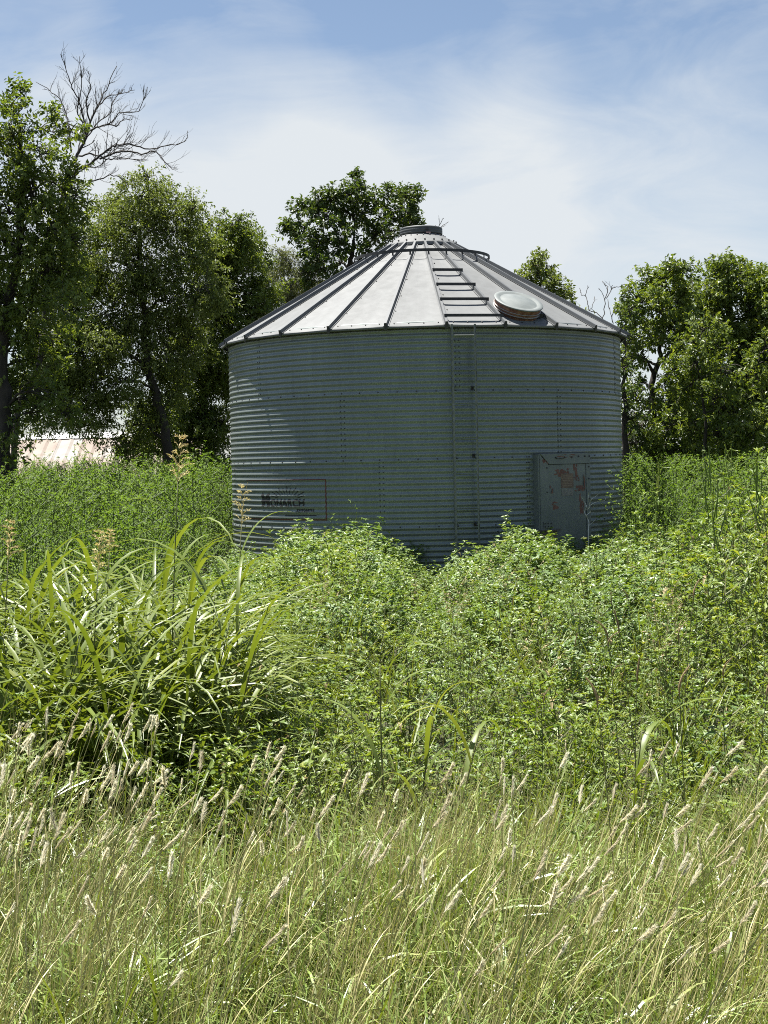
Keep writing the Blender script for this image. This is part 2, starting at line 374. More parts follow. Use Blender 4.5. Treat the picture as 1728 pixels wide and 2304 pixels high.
def grain_bin():
    root = empty('grain_bin', (BX, BIN_D, 0))
    tag(root, 'round corrugated galvanised steel grain bin with cone roof standing in the weeds', 'grain bin')
    # --- wall sheets: six to a ring, four rings, staggered
    def sheet():
        s = Soup(); nz = 12 * 8 + 1; nt = 25
        th = np.linspace(-30.45, 30.0, nt); z = np.linspace(-0.018, RING - 0.0005, nz + 2)
        rr = BIN_R + AMP * np.cos(2 * np.pi * z / PITCHZ)
        rr = rr + 0.0060 * np.clip((0.03 - z) / 0.03, 0, 1)
        off = np.where(th < -29.3, 0.0022, 0.0)
        r2 = rr[:, None] + off[None]
        v = np.stack([r2 * np.sin(np.radians(th)), -r2 * np.cos(np.radians(th)), np.broadcast_to(z[:, None], r2.shape)], -1)
        n = len(z)
        s.add(v.reshape(-1, 3), [(i * nt + k, i * nt + k + 1, (i + 1) * nt + k + 1, (i + 1) * nt + k) for i in range(n - 1) for k in range(nt - 1)])
        return s.mesh('wall_sheet', M['wall'], True)
    sm = sheet()
    seams = [17.5, -13.2, 36.5, 7.0]             # angle of one vertical seam in each ring, bottom ring first
    for k in range(4):
        for j in range(6):
            o = link('wall_sheet', sm, root, (0, 0, k * RING), (0, 0, R(seams[k] + 30 + 60 * j)))
            o.scale = (1 + 0.0007 * k, 1 + 0.0007 * k, 1)
    # bolts, two or three pixels each
    s = Soup()
    for k in range(1, 4):
        for j in range(72):
            th = j * 5.0 + 1.3; p = polar(BIN_R + AMP + 0.005, th, k * RING + 0.014); bolt_at(s, p, polar(1, th, 0))
    for k in range(4):
        for j in range(6):
            th = seams[k] + 60 * j
            for c in range(12):
                for dth in (-0.62, 0.42):
                    zz = k * RING + (c + 0.999) * PITCHZ - (0.012 if c == 11 else 0)
                    bolt_at(s, polar(wall_r(zz) + 0.003, th + dth, zz), polar(1, th, 0), 0.0085)
    o = s.obj('bolts', M['bolt'], root); tag(o, kind='stuff')
    # eave ring closing the gap below the roof
    s = Soup(); lathe(s, [(BIN_R - 0.01, 4 * RING - 0.004), (BIN_R + 0.008, 4 * RING - 0.004), (BIN_R + 0.008, 4 * RING + 0.03), (BIN_R - 0.01, 4 * RING + 0.035)], 96)
    s.obj('eave_ring', M['wall'], root, True)
    s = Soup(); lathe(s, [(BIN_R + .05, -.02), (BIN_R + .05, 0.05), (BIN_R - .05, 0.05)], 72)
    s.obj('footing', noise_mat('concrete footing', [(.3, (.28, .27, .24)), (.7, (.4, .38, .35))], 6), root, True)
    # --- roof panels (24) and their raised ribs
    def panel():
        s = Soup(); n = 8
        rr = np.linspace(COLLAR_R - 0.04, RE, n); v = []
        for r in rr:
            for t in np.linspace(-7.5, 7.5, 5):
                rc = r * math.cos(R(7.5)) / math.cos(R(t)); dish = -0.006 * (1 - (t / 7.5) ** 2) * min(1, r)
                p = polar(rc, t, roof_z(r) + dish); v.append(p)
        for dr, dz in ((0.006, -0.012), (0.004, -0.030), (-0.020, -0.036)):
            for t in np.linspace(-7.5, 7.5, 5):
                rc = (RE + dr) * math.cos(R(7.5)) / math.cos(R(t)); v.append(polar(rc, t, ZE + dz))
        m = n + 3
        s.add(v, [(i * 5 + k + 1, i * 5 + k, (i + 1) * 5 + k, (i + 1) * 5 + k + 1) for i in range(m - 1) for k in range(4)])
        return s.mesh('roof_panel', M['roof'], False)
    def rib():
        s = Soup(); up = Vector((0, SLOPE, 1)).normalized() if False else Vector((0, -SLOPE, 1)).normalized()
        h, w0, w1 = 0.043, 0.021, 0.014; v = []
        ends = [(COLLAR_R - 0.02), 1.2, 2.0, RE + 0.012]
        for r in ends:
            b = Vector((0, -r, roof_z(r)))
            for x, e in ((-w0 - .016, 0.004), (-w0, 0.004), (-w1, h), (w1, h), (w0, 0.004), (w0 + .016, 0.004)): v.append(b + Vector((x, 0, 0)) + up * e)
        r = RE + 0.012; b = Vector((0, -r - 0.004, roof_z(r) - 0.045))
        for x, e in ((-w0 - .01, 0), (-w0, 0), (-w1, 0.0), (w1, 0.0), (w0, 0), (w0 + .01, 0)): v.append(b + Vector((x, 0, e)))
        q = [(i * 6 + k, i * 6 + k + 1, (i + 1) * 6 + k + 1, (i + 1) * 6 + k) for i in range(len(ends) - 1) for k in range(5)]
        s.add(v[:len(ends) * 6], q, mat=0)
        # the open end of the rib: tab over the eave, coloured dark to stand for the shaded hollow
        e6 = v[(len(ends) - 1) * 6: len(ends) * 6] + v[len(ends) * 6:]
        s.add([p + Vector((0, -0.003, 0)) for p in e6], [(k, k + 1, 7 + k, 6 + k) for k in range(1, 4)], mat=1)
        return s.mesh('rib', [M['rib'], M['dark_steel']], False)
    pm, rm = panel(), rib()
    for j in range(24):
        po = link('roof_panel', pm, root, (0, 0, 0), (0, 0, R(RIB0 + 7.5 + 15 * j)))
        md = po.modifiers.new('sheet', 'SOLIDIFY'); md.thickness = 0.003; md.offset = -1
        link('rib', rm, po, (0, 0, 0.001), (0, 0, R(-7.5)))
    s = Soup()
    nrm = lambda th: (polar(SLOPE, th, 1))
    for j in range(24):
        for t, r in [(RIB0 + 15 * j + a, RE - 0.05) for a in (1.9, 5.6, 9.4, 13.1)] + [(RIB0 + 15 * j + math.degrees(0.055 / r), r) for r in (1.1, 1.55, 2.0, 2.4)]:
            bolt_at(s, polar(r * math.cos(R(7.5)) / math.cos(R((t - RIB0) % 15 - 7.5)), t, roof_z(r) + 0.001), nrm(t), 0.008, 0.006)
    o = s.obj('roof_bolts', M['bolt'], root); tag(o, kind='stuff')
    # --- peak: collar, neck, cap
    s = Soup(); zc = roof_z(COLLAR_R) + 0.047
    lathe(s, [(COLLAR_R + .022, zc - .050), (COLLAR_R + .016, zc - .012), (COLLAR_R, zc + 0.004), (0.30, roof_z(0.30) + 0.055), (0.265, roof_z(.27) + 0.06)], 48)
    c = s.obj('peak_collar', M['roof'], root, False)
    s = Soup()
    for j in range(24):
        bolt_at(s, polar(COLLAR_R - .02, RIB0 + 15 * j, roof_z(COLLAR_R - .02) + .058), nrm(RIB0 + 15 * j), 0.012, 0.012)
        bolt_at(s, polar(.33, RIB0 + 15 * j, roof_z(.33) + .058), nrm(RIB0 + 15 * j), 0.009, 0.008)
    o = s.obj('collar_bolts', M['bolt'], c); tag(o, kind='stuff')
    z0 = 4.655
    s = Soup(); lathe(s, [(0.262, z0 - .02), (0.262, z0 + 0.075)], 48)
    nk = s.obj('peak_neck', M['dark_steel'], root, True)
    s = Soup(); lathe(s, [(0.284, z0 + .052), (0.292, z0 + .054), (0.294, z0 + .075), (0.289, z0 + .081), (0.294, z0 + .088), (0.294, z0 + .112), (0.288, z0 + .118), (0.294, z0 + .125), (0.290, z0 + .146), (0.27, z0 + .153), (0.15, z0 + .168), (0.0, z0 + .175)], 64)
    cap = s.obj('peak_cap', galv_mat('dull cap steel', (0.10, 0.105, 0.105), .1, .3, .5, False), root, True)
    s = Soup(); Mx = Matrix.Rotation(R(14), 4, 'Z')
    box(s, polar(.298, 14, z0 + .105), (.022, .006, .016), Mx); box(s, polar(.298, 14, z0 + .06), (.045, .010, .012), Mx)
    s.obj('latch', M['dark_steel'], cap)
    s = Soup(); box(s, polar(.31, 17, z0 + .052), (.030, .004, .007), Matrix.Rotation(R(17), 4, 'Z'))
    s.obj('latch_tag', plain('red and white tag', (0.55, 0.35, 0.33), .5), cap)
    # --- hand ring round the peak on short brackets
    s = Soup(); rr_, zr = 0.93, roof_z(0.93) + 0.105
    n = 96; an = np.arange(n + 1) * 2 * math.pi / n
    lathe(s, [(rr_ - .004, zr - .019), (rr_ + .004, zr - .019), (rr_ + .004, zr + .019), (rr_ - .004, zr + .019), (rr_ - .004, zr - .019)], 96)
    hr = s.obj('hand_ring', M['dark_steel'], root, False)
    s = Soup()
    for j in range(24):
        th = RIB0 + 15 * j; box(s, polar(rr_ - .008, th, zr - .045), (.011, .004, .034), Matrix.Rotation(R(th), 4, 'Z'))
    bm_ = s
    for j in range(24):
        s = Soup(); box(s, (0, -(rr_ - .009), zr - .042), (.011, .004, .040))
        if j == 0: bme = s.mesh('bracket', M['dark_steel'])
        link('bracket', bme, hr, (0, 0, 0), (0, 0, R(RIB0 + 15 * j)))
    # --- ladder rungs up the roof between two ribs
    rl = empty('roof_ladder', (0, 0, 0), root)
    for r in (2.665, 2.235, 1.83, 1.42):
        a, b = polar(r * 1.0, RIB0 - 0.25, roof_z(r)), polar(r * 1.0, RIB0 + 15.25, roof_z(r))
        mid = (a + b) / 2; dx = (b - a); ang = math.atan2(dx.y, dx.x)
        Mx = Matrix.Rotation(ang, 4, 'Z')
        s = Soup(); up = polar(SLOPE, RIB0 + 7.5, 1).normalized()
        q = mid + up * 0.062
        box(s, q, (dx.length / 2 + .008, 0.003, 0.017), Mx); box(s, q + Mx @ Vector((0, 0.016, 0.0165)), (dx.length / 2 + .008, 0.016, 0.002), Mx)
        s.obj('rung', M['dark_steel'], rl)
    # --- round inspection hatch on the roof
    th, rc = 26.6, 2.42
    n = polar(SLOPE, th, 1).normalized(); base = polar(rc, th, roof_z(rc))
    zx = n; xx = Vector((math.cos(R(th)), math.sin(R(th)), 0)); yy = zx.cross(xx)
    Mh = Matrix((xx * 1.0, yy * 1.0, zx)).transposed().to_4x4(); Mh.translation = base
    s = Soup(); lathe(s, [(0.275, -.03), (0.272, .02), (0.283, .024), (0.283, .034), (0.281, .04), (0.290, .060), (0.294, .095), (0.297, .120)], 56, Mh)
    h = s.obj('roof_hatch', M['rust'], root, True)
    s = Soup(); lathe(s, [(0.295, .118), (0.306, .119), (0.310, .124), (0.309, .131), (0.304, .136), (0.262, .139), (0.235, .127), (0.226, .127), (0.20, .139), (0.0, .145)], 56, Mh)
    lid = s.obj('hatch_lid', M['lid'], h, True)
    s = Soup()
    for e in (.026, .060):
        lathe(s, [(0.280, e), (0.300, e + .002), (0.300, e + .007), (0.280, e + .009)], 56, Mh)
    s.obj('clamp_band', galv_mat('band steel', (.30, .29, .28), .15, .3, .5, False), h, True)
    s = Soup(); box(s, Mh @ Vector((0.235, -0.19, 0.03)), (.035, .012, .03), Mh)
    s.obj('clasp', M['dark_steel'], h)
    # --- wall ladder
    lad = empty('ladder', (0, 0, 0), root)
    thL, thR = 7.6 - 2.35, 7.6 + 3.6
    thc = (thL + thR) / 2; Mx = Matrix.Rotation(R(thc), 4, 'Z'); rr_ = BIN_R + 0.105
    cx = polar(rr_, thc, 0); hw = 0.148
    for sgn in (-1, 1):
        s = Soup(); z1, z2 = 0.35, 3.235
        box(s, cx + Mx @ Vector((sgn * hw, 0, (z1 + z2) / 2)) , (.0042, .018, (z2 - z1) / 2), Mx)
        box(s, cx + Mx @ Vector((sgn * (hw - .010), -.0155, (z1 + z2) / 2)), (.0115, .0025, (z2 - z1) / 2), Mx)
        s.obj('rail', M['ladder'], lad)
    zz = 1.62 - (1224 - 1037) / F_PX * 17.67
    for i in range(8):
        z = zz - 0.412 + i * 0.4125
        if z > 3.2 or z < .4: continue
        pts = [(-hw + .004, .004, -.045), (-hw + .006, -.012, -.012), (-hw + .022, -.014, 0), (0, -.014, 0), (hw - .022, -.014, 0), (hw - .006, -.012, -.012), (hw - .004, .004, -.045)]
        s = Soup(); tube(s, [cx + Mx @ Vector((x, y, z + e)) for x, y, e in pts], 0.0095, 6)
        s.obj('rung', M['ladder'], lad)
    for z in (0.83, 1.66, 2.47):
        for sgn in (-1, 1):
            s = Soup(); box(s, cx + Mx @ Vector((sgn * (hw - .03), .055, z + .02)), (.013, .052, .003), Mx); box(s, cx + Mx @ Vector((sgn * (hw - .030), .098, z + .008)), (.016, .004, .022), Mx)
            s.obj('standoff_bracket', M['dark_steel'], lad)
    # --- door in its raised frame
    door(root)
    emblem(root)
    return root

def door_mat():
    m, N, L, p = nodes_of('worn door paint')
    tc = N.new('ShaderNodeTexCoord')
    n1 = N.new('ShaderNodeTexNoise'); n1.inputs['Scale'].default_value = 3; n1.inputs['Detail'].default_value = 8; L.new(tc.outputs['Object'], n1.inputs['Vector'])
    r1 = ramp_node(N, [(0.35, (0.135, 0.155, 0.148)), (0.7, (0.185, 0.205, 0.195))]); L.new(n1.outputs['Fac'], r1.inputs[0])
    L.new(r1.outputs[0], p.inputs['Base Color']); p.inputs['Roughness'].default_value = 0.62; p.inputs['Metallic'].default_value = 0.25
    return m
def door(root):
    th = 37.4; A = Matrix.Rotation(R(th), 4, 'Z')
    face = BIN_R + 0.055; hw = 0.43; top, bot = 1.672, 0.22
    DM = door_mat()
    def L3(x, y, z): return A @ Vector((x, -face - y, z))     # x right, y out of the face
    d = empty('door', (0, 0, 0), root)
    # frame: left cheek, right cheek, head, all boxes that reach back into the wall
    s = Soup(); box(s, L3(-hw - .012, -.060, (top + bot) / 2), (.013, .056, (top - bot) / 2 - .01), A); s.obj('door_jamb', DM, d)
    s = Soup(); box(s, L3(hw - .012, -.055, (top + bot) / 2), (.012, .052, (top - bot) / 2 - .01), A); s.obj('door_jamb', DM, d)
    s = Soup(); box(s, L3(0.0, -.04, top - .012), (hw + .01, .038, .014), A); s.obj('door_head', DM, d)
    # frame face strips and door leaf, with the mitred fold at the top left
    t = 0.006
    def slab(name, pts, y0, y1, mat, par=d):
        s = Soup(); n = len(pts)
        v = [L3(x, y1, z) for x, z in pts] + [L3(x, y0, z) for x, z in pts]
        bmx = bmesh.new(); vs = [bmx.verts.new(p) for p in v]
        bmx.faces.new(vs[:n]); bmx.faces.new(vs[n:][::-1])
        for k in range(n): bmx.faces.new((vs[k], vs[n + k], vs[n + (k + 1) % n], vs[(k + 1) % n]))
        bmesh.ops.recalc_face_normals(bmx, faces=bmx.faces[:])
        me = bpy.data.meshes.new(name); bmx.to_mesh(me); bmx.free(); me.materials.append(mat)
        o = link(name, me, par)
        md = o.modifiers.new('edge', 'BEVEL'); md.width = 0.003; md.segments = 2
        return o
    iL, iT, iR = -hw + .15, top - .135, hw - .075
    slab('frame_strip', [(-hw, top - .01), (-hw, bot), (iL - .004, bot), (iL - .004, iT - .006)], -t, t, DM)
    slab('frame_strip', [(-hw + .006, top - .002), (iL, iT + .004), (iR + .004, iT + .004), (hw, iT + .004), (hw, top - .002)], -t, t + .004, DM)
    slab('frame_strip', [(iR + .004, iT), (iR + .004, bot), (hw, bot), (hw, iT)], -t, t - .001, DM)
    slab('door_leaf', [(iL, iT), (iL, bot), (iR, bot), (iR, iT)], -t - .010, -t + .004, DM)
    # old red primer showing where the paint has flaked (uneven chips on the surface)
    RP = noise_mat('flaked red primer', [(.35, (.13, .058, .044)), (.7, (.18, .095, .074))], 14, .8)
    rg = np.random.default_rng(3)
    s = Soup()
    def chips(x, z, w, h, n, y):
        for _ in range(n):
            cx, cz = x + (rg.random() - .5) * w, z + (rg.random() - .5) * h
            k = 6; a0 = rg.random() * 6; rx, rz = w * (.10 + .16 * rg.random()), h * (.10 + .16 * rg.random())
            yy = y + .0008 + .0012 * rg.random()
            v = [L3(cx, yy, cz)] + [L3(cx + rx * math.cos(a0 + j) * (.5 + rg.random()), yy, cz + rz * math.sin(a0 + j) * (.5 + rg.random())) for j in np.linspace(0, 6.28, k, False)]
            s.add(v, None, [(0, 1 + j, 1 + (j + 1) % k) for j in range(k)])
    yl = -t + .004
    for a in ((-.10, 1.44, .16, .10, 12, yl), (.0, 1.45, .12, .08, 8, yl), (.17, 1.43, .06, .20, 14, yl), (.215, 1.36, .10, .07, 7, yl), (-.245, 1.235, .045, .09, 9, t), (.24, 1.24, .13, .08, 12, yl), (.30, 1.32, .05, .2, 6, t),
              (-.20, 1.04, .12, .085, 9, yl), (.275, 1.02, .07, .19, 13, yl), (.06, 1.655, .22, .02, 7, t + .004), (-.34, 1.60, .08, .08, 9, t), (.02, 1.63, .3, .03, 4, t + .004)): chips(*a)
    o = s.obj('flaked_paint', RP, d); tag(o, kind='stuff')
    # instruction plate with print lines
    s = Soup(); box(s, L3(.03, yl + .002, 1.335), (.105, .002, .088), A); pl = s.obj('instruction_plate', noise_mat('browned plate', [(.3, (.115, .075, .055)), (.7, (.17, .115, .08))], 12, .6), d)
    s = Soup()
    for i in range(7): box(s, L3(.03 + .01 * math.sin(i * 2), yl + .0046, 1.40 - .021 * i), (.085 + .012 * math.sin(i * 3.1), .0006, .0022), A)
    o = s.obj('print_lines', plain('pale print', (.26, .2, .15), .6), pl); tag(o, kind='stuff')
    s = Soup(); box(s, L3(.03, yl + .0015, 1.195), (.10, .0015, .045), A); s.obj('lower_plate', noise_mat('grey plate', [(.3, (.14, .13, .12)), (.7, (.2, .2, .19))], 20, .6), d)
    # bolts and slots on the frame
    s = Soup(); outv = A @ Vector((0, -1, 0))
    for x, z in [(-.17, top - .05), (-.02, top - .05), (.10, top - .05), (.22, top - .04), (.33, top - .04), (hw - .02, top - .04)]: bolt_at(s, L3(x, t + .005, z), outv, .011, .008)
    for z in (1.5, 1.35, 1.1, .8, .6): bolt_at(s, L3(hw - .03, t, z), outv, .010, .007)
    for z in (1.5, 1.2): bolt_at(s, L3(-hw + .11, t, z), outv, .010, .007)
    for z in np.arange(.35, 1.66, .0677):
        for dx in (-.075, -.105): bolt_at(s, polar(BIN_R + AMP, th - math.degrees((hw - dx) / BIN_R) - .3, z), polar(1, th - 9, 0), .0085, .008)
    box(s, L3(-.10, t + .010, top - .062), (.06, .004, .004), A)
    o = s.obj('door_bolts', M['bolt'], d); tag(o, kind='stuff')
    # hinge plate and latch bar at the lower left
    s = Soup(); box(s, L3(-.32, t + .004, .80), (.075, .004, .040), A); hp = s.obj('hinge_plate', DM, d)
    s = Soup()
    for x in (-.37, -.32, -.27):
        bolt_at(s, L3(x, t + .008, .82), outv, .010, .008); bolt_at(s, L3(x, t + .008, .782), outv, .010, .008)
    o = s.obj('hinge_bolts', M['bolt'], hp); tag(o, kind='stuff')
    s = Soup(); box(s, L3(-.32, t + .03, .735), (.17, .03, .006), A); box(s, L3(-.34, t + .022, .69), (.13, .018, .038), A)
    s.obj('latch_bar', noise_mat('rusty latch', [(.3, (.07, .05, .04)), (.7, (.14, .11, .08))], 20, .7), d)

def text_mesh(body, height, bold=0.0, italic=0.0, spacing=1.0, width=None):
    cu = bpy.data.curves.new('lettering', 'FONT'); cu.body = body; cu.size = 1.0; cu.offset = bold; cu.shear = italic; cu.space_character = spacing; cu.resolution_u = 3
    o = bpy.data.objects.new('lettering', cu); COL.objects.link(o)
    dg = bpy.context.evaluated_depsgraph_get(); dg.update()
    me = bpy.data.meshes.new_from_object(o.evaluated_get(dg), depsgraph=dg)
    bpy.data.objects.remove(o); bpy.data.curves.remove(cu)
    xs = [v.co.x for v in me.vertices]; ys = [v.co.y for v in me.vertices]
    sx_ = (width / (max(xs) - min(xs))) if width else height / (max(ys) - min(ys)); sy_ = height / (max(ys) - min(ys)); x0, y0 = min(xs), min(ys)
    for v in me.vertices: v.co = Vector(((v.co.x - x0) * sx_, (v.co.y - y0) * sy_, 0))
    return me
def onto_wall(name, me, th0, z0, mat, parent, lift=0.0022):
    """lay a flat mesh (x along the wall in metres, y up) on the corrugated wall"""
    b = bmesh.new(); b.from_mesh(me)
    ys = [v.co.y for v in b.verts]; xs = [v.co.x for v in b.verts]
    step = PITCHZ / 8; y = math.floor((min(ys) + z0) / step) * step - z0
    while y < max(ys):
        bmesh.ops.bisect_plane(b, geom=b.verts[:] + b.edges[:] + b.faces[:], plane_co=(0, y, 0), plane_no=(0, 1, 0)); y += step
    x = min(xs) + 0.045
    while x < max(xs):
        bmesh.ops.bisect_plane(b, geom=b.verts[:] + b.edges[:] + b.faces[:], plane_co=(x, 0, 0), plane_no=(1, 0, 0)); x += 0.045
    bmesh.ops.triangulate(b, faces=b.faces[:])
    for v in b.verts:
        z = z0 + v.co.y; th = th0 + math.degrees(v.co.x / BIN_R)
        ring = int(z // RING)
        v.co = polar(wall_r(z) * (1 + .0007 * ring) + lift, th, z)
    m2 = bpy.data.meshes.new(name); b.to_mesh(m2); b.free(); m2.materials.append(mat)
    return link(name, m2, parent)
def rect_mesh(rects):
    me = bpy.data.meshes.new('r'); v = []; f = []
    for x0, y0, x1, y1 in rects:
        k = len(v); v += [(x0, y0, 0), (x1, y0, 0), (x1, y1, 0), (x0, y1, 0)]; f.append((k, k + 1, k + 2, k + 3))
    me.from_pydata(v, [], f); return me
def emblem(root):
    e = empty('painted_emblem', (0, 0, 0), root)
    zt, zb = 1.425, 0.915
    # red border, then the big initial, the rest of the word, the small word, the fan of fine lines above
    onto_wall('border', rect_mesh([(0, zb - .9, 1.545, zb - .9 + .016), (0, zt - .9 - .012, 1.545, zt - .9), (1.528, zb - .9 + .016, 1.545, zt - .9 - .012)]), -62.2, .9, M['paint_red'], e)
    big = text_mesh('M', 0.165, 0.06, 0.0, width=0.18); onto_wall('initial', big, -53.6, 1.085, M['paint_black'], e)
    onto_wall('lettering', text_mesh('ONARCH', 0.098, 0.035, 0.12, 1.05, width=.62), -49.4, 1.083, M['paint_black'], e)
    onto_wall('small_lettering', text_mesh('systems', 0.060, 0.02, 0.0, 1.02, width=.28), -39.0, 1.005, M['paint_black'], e)
    rays = []; me = bpy.data.meshes.new('rays'); v = []; f = []
    for i in range(11):
        a = R(25 + 13 * i); k = len(v); r0, r1 = .10, .17 + .02 * (i % 2)
        for r, w in ((r0, .0035), (r1, .006)):
            c = Vector((r * math.cos(a) * 1.9, r * math.sin(a), 0)); t = Vector((-math.sin(a), math.cos(a), 0)) * w
            v += [c - t, c + t]
        f.append((k, k + 1, k + 3, k + 2))
    me.from_pydata([tuple(p) for p in v], [], f)
    onto_wall('rays', me, -42.5, 1.15, M['paint_black'], e)
    onto_wall('underline', rect_mesh([(0, 0, .52, .010)]), -43.5, .972, M['paint_black'], e)
grain_bin()

# ------------------------------------------------------------------ dead twig bush beside the bin door
def branch_rec(s, p, d, length, r, depth, rg, up=0.12, spread=0.55, sides=4, kink=0.22):
    n = 4; pts = [np.array(p, float)]; dd = np.array(d, float)
    for i in range(n):
        dd = unit(dd + rg.normal(0, kink, 3) + np.array([0, 0, up])); pts.append(pts[-1] + dd * length / n)
    tube(s, pts, np.linspace(r, r * 0.55, n + 1), sides)
    if depth <= 0: return
    for k in range(2 + (rg.random() < .6)):
        i = 1 + int(rg.random() * n); a = unit(rg.normal(0, 1, 3)); dn = unit(dd + a * spread * (0.7 + rg.random()))
        branch_rec(s, pts[min(i, n)], dn, length * (.5 + .3 * rg.random()), r * .55, depth - 1, rg, up, spread, max(3, sides - 1), kink)
def dead_twig():
    rg = np.random.default_rng(5)
    b = P(1335, 1300, 17.9); root = empty('dead_bush', (b.x, b.y, 0.0)); tag(root, 'small bleached leafless twig bush beside the bin door', 'dead bush')
    s = Soup()
    def path(pp, r0): 
        q = smooth_path([np.array(P(x, y, 17.9 + .1 * math.sin(x))) - np.array(root.location) for x, y in pp], 3); tube(s, q, np.linspace(r0, r0 * .4, len(q)), 4)
    Z = lambda l: [(1170 + x / 7.213, 1010 + y / 7.213) for x, y in l]
    base = [(1325, 1330)]
    path(base + Z([(1110, 1400), (1120, 1200), (1100, 1140), (1060, 1060), (1040, 1000)]), .006)
    path(Z([(1075, 1080), (1140, 1020), (1205, 910)]), .0045)
    path(Z([(1050, 1000), (1080, 930), (1050, 870), (1010, 800), (970, 755)]), .0045)
    path(Z([(1080, 990), (1120, 960), (1130, 900), (1105, 810), (1120, 740), (1110, 710)]), .0042)
    path(Z([(1090, 1000), (1150, 910), (1240, 860), (1290, 845), (1370, 840), (1400, 775)]), .0042)
    path(Z([(1130, 900), (1160, 820), (1230, 770), (1275, 730)]), .0035)
    path(Z([(1080, 950), (1050, 900)]), .003); path(Z([(1140, 1030), (1220, 1030)]), .002); path(Z([(1150, 840), (1165, 790)]), .002)
    path(Z([(1115, 1250), (1190, 1180), (1290, 1090)]), .0025)
    s.obj('twigs', M['pale_twig'], root)
dead_twig()

# ------------------------------------------------------------------ shed far behind the left trees
def shed():
    d = 38.0; a = P(40, 1000, d); b = P(330, 1000, d)
    root = empty('shed', (a.x - 2.6, d, 0)); tag(root, 'low shed with rusty corrugated metal roof behind the left trees', 'shed')
    ln = b.x - a.x + 4.0; wallh, rid = 1.30, 2.50; hwid = 2.3
    wood = noise_mat('grey shed boards', [(.3, (.20, .17, .14)), (.7, (.33, .29, .25))], 5, .85, 0, 6, .3, (8, 8, .6))
    s = Soup(); box(s, (ln / 2, 0, wallh / 2), (ln / 2 - .05, hwid - .25, wallh / 2)); s.obj('wall', wood, root)
    s = Soup()
    for x in (0.0, ln):
        s.add([(x + (.08 if x == 0 else -.08), -hwid + .3, wallh), (x + (.08 if x == 0 else -.08), hwid - .3, wallh), (x + (.08 if x == 0 else -.08), 0, rid - .05)], None, [(0, 1, 2)])
    s.obj('gable', wood, root)
    m, N, L, p = nodes_of('rusty roof sheet')
    tc = N.new('ShaderNodeTexCoord'); mp = N.new('ShaderNodeMapping'); mp.inputs['Scale'].default_value = (.8, 1.1, 1.1); mp.inputs['Rotation'].default_value = (0, 0, 0.0); L.new(tc.outputs['Object'], mp.inputs[0])
    n = N.new('ShaderNodeTexNoise'); n.inputs['Scale'].default_value = 1.7; n.inputs['Detail'].default_value = 7; L.new(mp.outputs[0], n.inputs['Vector'])
    oi = N.new('ShaderNodeObjectInfo'); ad = N.new('ShaderNodeMath'); ad.operation = 'MULTIPLY_ADD'; L.new(oi.outputs['Random'], ad.inputs[0]); ad.inputs[1].default_value = .28; L.new(n.outputs['Fac'], ad.inputs[2])
    r = ramp_node(N, [(.46, (.19, .18, .165)), (.62, (.155, .118, .088)), (.80, (.115, .074, .052))]); L.new(ad.outputs[0], r.inputs[0]); L.new(r.outputs[0], p.inputs['Base Color']); p.inputs['Roughness'].default_value = .6; p.inputs['Metallic'].default_value = .1
    w = 0.62; s = Soup(); v = []; nn = 9
    for (y, z) in ((0, rid), (-hwid, wallh + .06)):
        for k in range(nn): v.append((k * (w + .02) / (nn - 1), y, z + (.018 if k in (0, nn - 1, 4) else 0)))
    s.add(v, [(k + 1, k, nn + k, nn + k + 1) for k in range(nn - 1)]); rm = s.mesh('roof_sheet', m)
    k = 0
    while k * w < ln - .3:
        for flip in (0, 1):
            o = link('roof_sheet', rm, root, (k * w + (w + .02 if flip else 0), 0, 0.002 * (k % 2)), (0, 0, math.pi * flip))
        k += 1
    s = Soup(); L_ = k * w
    s.add([(0, -.28, rid - .11), (0, 0, rid + .04), (0, .28, rid - .11), (L_, -.28, rid - .11), (L_, 0, rid + .04), (L_, .28, rid - .11)], [(0, 3, 4, 1), (1, 4, 5, 2)])
    s.obj('ridge_cap', plain('pale ridge steel', (.28, .28, .28), .6, .05), root)
shed()

# ------------------------------------------------------------------ trees
M['leaf_dark'] = leaf_mat('dark green leaf', [(0, (0.035, 0.060, 0.015)), (.5, (0.057, 0.092, 0.022)), (1, (0.100, 0.135, 0.037))], .45, .30, 0, (1.8, 1.75, .5), spec=.4)
M['leaf_mid'] = leaf_mat('mid green leaf', [(0, (0.063, 0.095, 0.020)), (.5, (0.105, 0.149, 0.033)), (1, (0.179, 0.217, 0.054))], .45, .34, 0, (1.8, 1.75, .5), spec=.4)
M['leaf_olive'] = leaf_mat('olive leaf', [(0, (0.083, 0.112, 0.023)), (.5, (0.138, 0.172, 0.044)), (1, (0.221, 0.254, 0.083))], .5, .36, 0, (1.35, 1.4, .55), spec=.4)
M['leaf_grey'] = leaf_mat('grey green leaf', [(0, (0.066, 0.084, 0.036)), (.5, (0.114, 0.132, 0.060)), (1, (0.180, 0.192, 0.096))], .5, .34, 0, (1.5, 1.5, .6), spec=.35)

